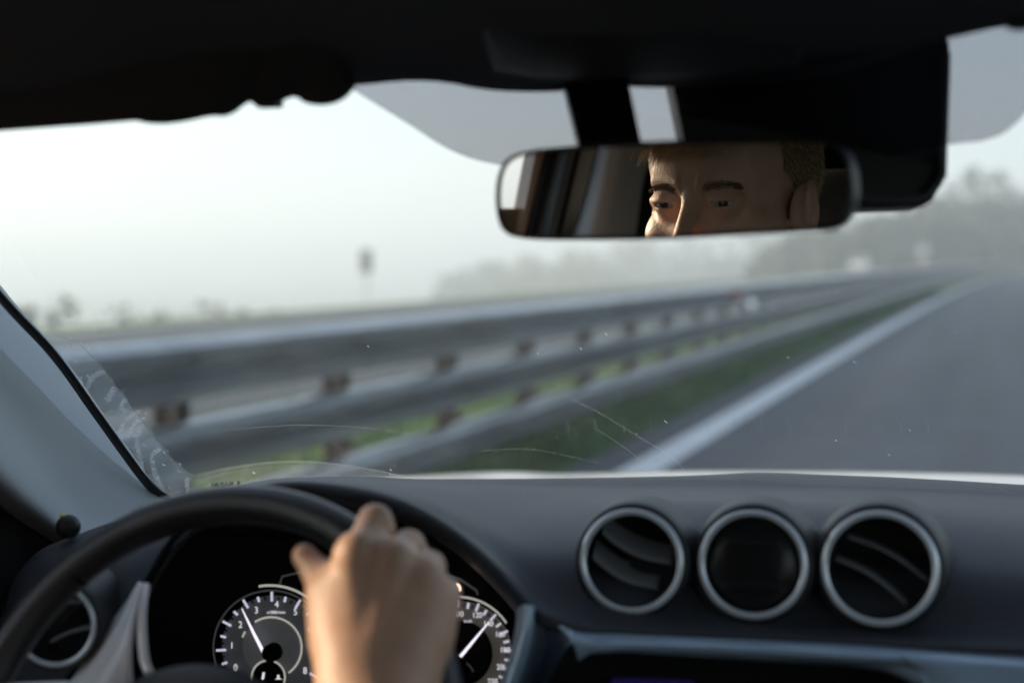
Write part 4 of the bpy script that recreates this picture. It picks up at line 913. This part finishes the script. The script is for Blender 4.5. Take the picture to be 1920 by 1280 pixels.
# frown and forehead furrows
for q in (-1, 1): s.cap((q * .0055, .0935, .012), (q * .0075, .0915, .028), .0010, .0008, .003, sub=True)
for zz in (.040, .051, .061): s.cap((-.04, .0705, zz - .001), (0, .0858 - (zz - .04) * .18, zz), .0013, .0016, .003, sub=True); s.cap((0, .0858 - (zz - .04) * .18, zz), (.04, .0707, zz - .001), .0016, .0013, .003, sub=True)
# ears
for q in (-1, 1):
    E_ = SDF.__new__(SDF); E_.X, E_.Y, E_.Z = s.X, s.Y, s.Z; E_.d = np.full(s.X.shape, 1., np.float32)
    a = q * math.radians(28); R_ = [[math.cos(a), math.sin(a), 0], [-math.sin(a), math.cos(a), 0], [0, .18, 1]]
    eo = .011 if q > 0 else -.012; E_.ell((q * .079, eo, -.014), (.0070, .0165, .0280), 0, R_); E_.ell((q * .088, eo + .002, -.012), (.0085, .0100, .0180), .003, R_, sub=True)
    c_ = np.array([q * .0835, eo - .001, -.011]); pts = [c_ + (q * (.001 - .004 * math.cos(t_)), -.0150 * math.cos(t_) * 1.0, .0250 * math.sin(t_)) for t_ in np.linspace(-1.3, 3.6, 14)]
    E_.chain(pts, [.0028] * 14, .004); E_.cap(c_ + (q * -.002, .004, .012), c_ + (q * -.002, -.006, -.010), .0025, .0025, .004); E_.ell(c_ + (q * -.005, .006, -.031), (.006, .008, .009), .006)
    s._u(E_.d, .006)
s.cap((0, -.03, -.06), (0, -.045, -.2), .058, .060, .03)   # neck
hv, hq = s.mesh(); hv = np.array([h2w(v) for v in hv]) if False else HO + (hv * HS) @ HB
bv = [hv]; bq = [hq]; off = len(hv)

# right hand, gripping the rim at one o'clock
def PP(*q): return P(*q)
D = lambda px, py, d: P(px, py, d)
wrist_a, wrist_b = D(672, 1290, .868), D(742, 1290, .872)
elbow = np.array([-.235, .56, .93]); should = np.array([-.30, .20, 1.10])
lo = np.min([D(540, 1400, .80), D(900, 920, 1.0), D(540, 920, 1.0), D(900, 1400, .80), D(900, 920, .8), D(540, 920, .8), D(900, 1400, 1.)], 0) - .02; hi = np.max([D(540, 1400, .80), D(900, 920, 1.0), D(900, 920, .8), D(540, 920, 1.0), D(900, 1400, .80), D(540, 1400, 1.0)], 0) + .02
g = SDF(lo, hi, .0016)
mcp = [D(672, 1042, .893), D(733, 1056, .893), D(784, 1088, .899), D(822, 1128, .907)]
fing = [
    [mcp[0], D(703, 978, .922), D(712, 990, .950), D(694, 1030, .966)],
    [mcp[1], D(766, 1024, .930), D(768, 1040, .957), D(742, 1078, .968)],
    [mcp[2], D(806, 1062, .936), D(802, 1084, .958), D(772, 1114, .964)],
    [mcp[3], D(838, 1110, .936), D(830, 1134, .953), D(804, 1156, .956)]]
fr_ = [[.0118, .0108, .0096, .0082], [.0118, .0104, .0094, .0080], [.0110, .0098, .0088, .0076], [.0100, .0088, .0078, .0068]]
base = [D(676, 1220, .876), D(702, 1226, .870), D(730, 1226, .872), D(755, 1220, .878)]
# palm: metacarpals blended into one back of the hand
for m_, b_, r0 in zip(mcp, base, (.0135, .014, .013, .0115)): g.cap(b_, m_, .0165, r0, .008)
g.ell(D(722, 1155, .901), (.033, .019, .044), .012); g.ell(D(792, 1165, .896), (.018, .016, .034), .02)
g.ell(D(645, 1165, .894), (.019, .016, .032), .022)                               # ball of the thumb
g.cap(D(670, 1225, .876), wrist_a, .022, .0205, .02); g.cap(D(758, 1215, .880), wrist_b, .0205, .0195, .02); g.cap(wrist_a, wrist_b, .019, .019, .02)
farm = (wrist_a + wrist_b) / 2; far2 = farm + (elbow - farm) * .45
g.cap(farm, far2, .026, .034, .02)
for m_, r_ in zip(mcp, (.0138, .0138, .0122, .0112)): g.ell(m_ - FW * .006 + UP * .002, (r_, r_, r_), .006)   # knuckles
for f_, r_ in zip(fing, fr_): g.chain(f_, r_, .007, .004)
g.chain([D(645, 1185, .888), D(618, 1118, .900), D(597, 1075, .915), D(571, 1042, .922)], [.0175, .0125, .0098, .0080], .016, .004)   # thumb
for f_ in fing:
    j_ = f_[1]; g.cap(j_ - FW * .0115 + RT * .008, j_ - FW * .0115 - RT * .008, .0012, .0012, .003, sub=True)
for k in range(3):                                                                # tendons
    g.cap(base[k] - FW * .014, mcp[k] - FW * .006, .004, .0045, .010)
v_, q_ = g.mesh(); bv.append(v_); bq.append(q_ + off); off += len(v_)
# torso, neck root, arms, legs, left hand on the thigh
t = SDF((-.86, -.05, .28), (-.12, 1.02, 1.32), .0075)
NB = h2w((0, -.045, -.20)); HX = -.478
t.ell((HX, .17, .98), (.165, .105, .24), 0); t.ell((HX, .16, .70), (.155, .11, .18), .08); t.cap((HX - .16, .17, 1.10), (HX + .16, .17, 1.10), .055, .055, .06)
t.cap(NB + (0, 0, .03), (HX, .17, 1.10), .056, .07, .05)
t.cap((HX + .17, .18, 1.10), elbow, .052, .042, .05); t.cap(elbow, far2, .040, .036, .02)
LE = np.array([-.76, .42, .86]); LW = np.array([-.68, .60, .72]); t.cap((HX - .17, .18, 1.10), LE, .052, .042, .05); t.cap(LE, LW, .040, .027, .02)
for q in (-1, 1): t.cap((HX + q * .09, .2, .60), (HX + q * .13, .66, .66), .085, .06, .05); t.cap((HX + q * .13, .66, .66), (HX + q * .12, .95, .36), .056, .042, .03)
t.ell(LW + (.02, .045, -.005), (.042, .050, .016), .015)
for k, (dx, ln) in enumerate(((-.016, .066), (.004, .078), (.024, .076), (.043, .062))):
    a = LW + (dx, .075, -.005); t.chain([a, a + (.004, ln * .5, -.004), a + (.006, ln, -.02)], [.0105, .0095, .008], .004)
t.chain([LW + (.045, .02, -.004), LW + (.07, .05, -.01), LW + (.078, .08, -.018)], [.013, .011, .009], .008)
v_, q_ = t.mesh(); bv.append(v_); bq.append(q_ + off)
person = mesh_obj('person', np.vstack(bv), np.vstack(bq), M['skin'], None, True)
tag(person, 'driver with short blond hair, right hand on the steering wheel, eyes seen in the mirror', 'person')
# shirt with sleeves, trousers
c = SDF((-.88, -.07, .50), (-.10, .75, 1.30), .0075)
c.ell((HX, .17, .98), (.176, .117, .25), 0); c.ell((HX, .16, .72), (.17, .125, .17), .08); c.cap((HX - .16, .17, 1.10), (HX + .16, .17, 1.10), .066, .066, .06)
c.cap(NB + (0, 0, -.02), (HX, .17, 1.08), .068, .08, .03)
cuff = farm + (elbow - farm) * .22
c.cap((HX + .17, .18, 1.10), elbow, .064, .055, .05); c.cap(elbow, cuff, .053, .044, .02); c.cap((HX - .17, .18, 1.10), LE, .064, .054, .05); c.cap(LE, LE + (LW - LE) * .8, .052, .040, .02)
v_, q_ = c.mesh(); mesh_obj('shirt', v_, q_, M['shirt'], person, True)
c = SDF((-.75, .0, .30), (-.20, 1.05, .80), .009)
c.ell((HX, .18, .62), (.18, .14, .12), 0)
for q in (-1, 1): c.cap((HX + q * .09, .2, .60), (HX + q * .13, .66, .66), .097, .072, .05); c.cap((HX + q * .13, .66, .66), (HX + q * .12, .95, .36), .07, .058, .03)
v_, q_ = c.mesh(); mesh_obj('trousers', v_, q_, mat('trousers', (.03, .035, .05), .9), person, True)
# eyes: looking along the road ahead (a little to the picture's left)
for q in (-1, 1):
    ec = h2w((q * .0315, .0725, 0)); gd = nrm(hf + hx * -.16 * 0 + hu * -.06)
    eb = MB().lathe([(.0124 * HS * math.sin(a), .0124 * HS * math.cos(a)) for a in np.linspace(.42, math.pi, 14)], ec, gd, 28).build('eye', M['eye_white'], person, True)
    MB().lathe([(.0001, .0124 * HS), (.0022 * HS, .0122 * HS)], ec + gd * .0001, gd, 20).build('pupil', M['pupil'], eb, True)
    MB().lathe([(.0020 * HS, .0122 * HS), (.0040 * HS, .0118 * HS), (.0056 * HS, .0110 * HS)], ec, gd, 24).build('iris', M['iris'], eb, True)
# thumb nail
def hairline(x, y):
    ax_ = abs(x); k = min(1, max(0, (ax_ - .035) / .03)); k = k * k * (3 - 2 * k)
    front = .041 - ax_ * .32 + max(0, y - .03) * 1.3 * k
    side = -.012 + (y + .01) * .9 if y > -.02 else -.03 + (y + .02) * .5
    b = min(1, max(0, (y - .012) / .030)); return side * (1 - b) + front * b
# hair: tapering strands rooted on the scalp
def strands(name, roots, m, par):
    vs = []; fs = []
    for p0, d0, ln, w, grav in roots:
        side = nrm(np.cross(d0, rng.normal(size=3))); b = len(vs); p = np.array(p0); d = np.array(d0)
        for k in range(5):
            ww = w * (1 - k / 4.3); vs += [p - side * ww, p + side * ww]; d = nrm(d + grav * .25); p = p + d * ln / 4
        fs += [(b + 2 * k, b + 2 * k + 1, b + 2 * k + 3, b + 2 * k + 2) for k in range(4)]
    W_ = HO + (np.array(vs) * HS) @ HB
    return mesh_obj(name, W_, fs, m, par, False)
roots = []
tries = 0
while len(roots) < 15000 and tries < 90000:
    tries += 1
    d = nrm(rng.normal(size=3)); p = np.array([0, -.012, .035]) + d * np.array([.0745, .0985, .0825])
    x, y, z = p
    line = hairline(x, y)
    if z < line + rng.normal() * .003: continue
    topf = np.clip((z - .05) / .05, 0, 1)
    dr = nrm(d * .45 + np.array([rng.normal() * .15 - .1 * topf, .55 * topf + (-.3) * (1 - topf), -.6 * (1 - topf) + .1 * topf]) + rng.normal(size=3) * .1)
    roots.append((p - d * .002, dr, (.010 + .030 * topf) * rng.uniform(.7, 1.2), .0004, np.array([0, .25, -.5 * topf - .2])))
for _ in range(1100):                                        # fringe falling on the forehead
    x = rng.normal() * .012 + rng.choice([-.012, .0, .010, -.035, -.03, .03]); p = np.array([x, .080 + rng.normal() * .003 - abs(x) * .25, .054 + rng.normal() * .003])
    roots.append((p, nrm((rng.normal() * .16 - .15, .9, .1)), rng.uniform(.016, .030), .00040, np.array([0, -.25, -1.5])))
strands('hair', roots, M['hair'], person)
hc = SDF((-.1, -.125, -.06), (.1, .1, .13), .002); hc.ell((0, -.014, .037), (.0755, .0985, .083), 0)
v_, q_ = hc.mesh(); 
keep = []
for f in q_:
    p = v_[f].mean(0); line = hairline(p[0], p[1]) + .004 + .0015 * math.sin(p[0] * 700)
    if p[2] > line: keep.append(f)
mesh_obj('scalp_hair', HO + (v_ * HS) @ HB, keep, mat('hair_base', (.14, .088, .045), .8), person, True)  # dark base colour stands in for unlit hair beneath the strands
for q in (-1, 1):
    rb = []
    for _ in range(260):
        t_ = rng.random(); x = q * (.013 + .032 * t_); z = .0135 + .0045 * math.sin(t_ * 2.4) - .002 * t_ + rng.normal() * .0028 * (1.1 - .6 * t_); y = .094 - .55 * max(0, abs(x) - .008) ** 1.0 * .62 + rng.normal() * .0006
        rb.append(((x, y - .002, z), nrm((q * 1.0, .35 - t_ * .6, .35 - t_ * .8)), .008, .00036, np.zeros(3)))
    strands('eyebrow', rb, M['brow'], person)

# ================================================================== haze
hz = bpy.data.materials.new('haze'); hz.use_nodes = True; N = hz.node_tree.nodes; L = hz.node_tree.links; N.clear()
o_ = N.new('ShaderNodeOutputMaterial'); pv = N.new('ShaderNodeVolumePrincipled'); pv.inputs['Color'].default_value = (.78, .89, 1.0, 1); pv.inputs['Density'].default_value = .0026
pv.inputs['Density Attribute'].default_value = ''; pv.inputs['Anisotropy'].default_value = .2
L.new(pv.outputs[0], o_.inputs['Volume'])
hb = MB().box((0, 150, 6), (5200, 5200, 70)).build('haze', hz, None); tag(hb, kind='stuff')
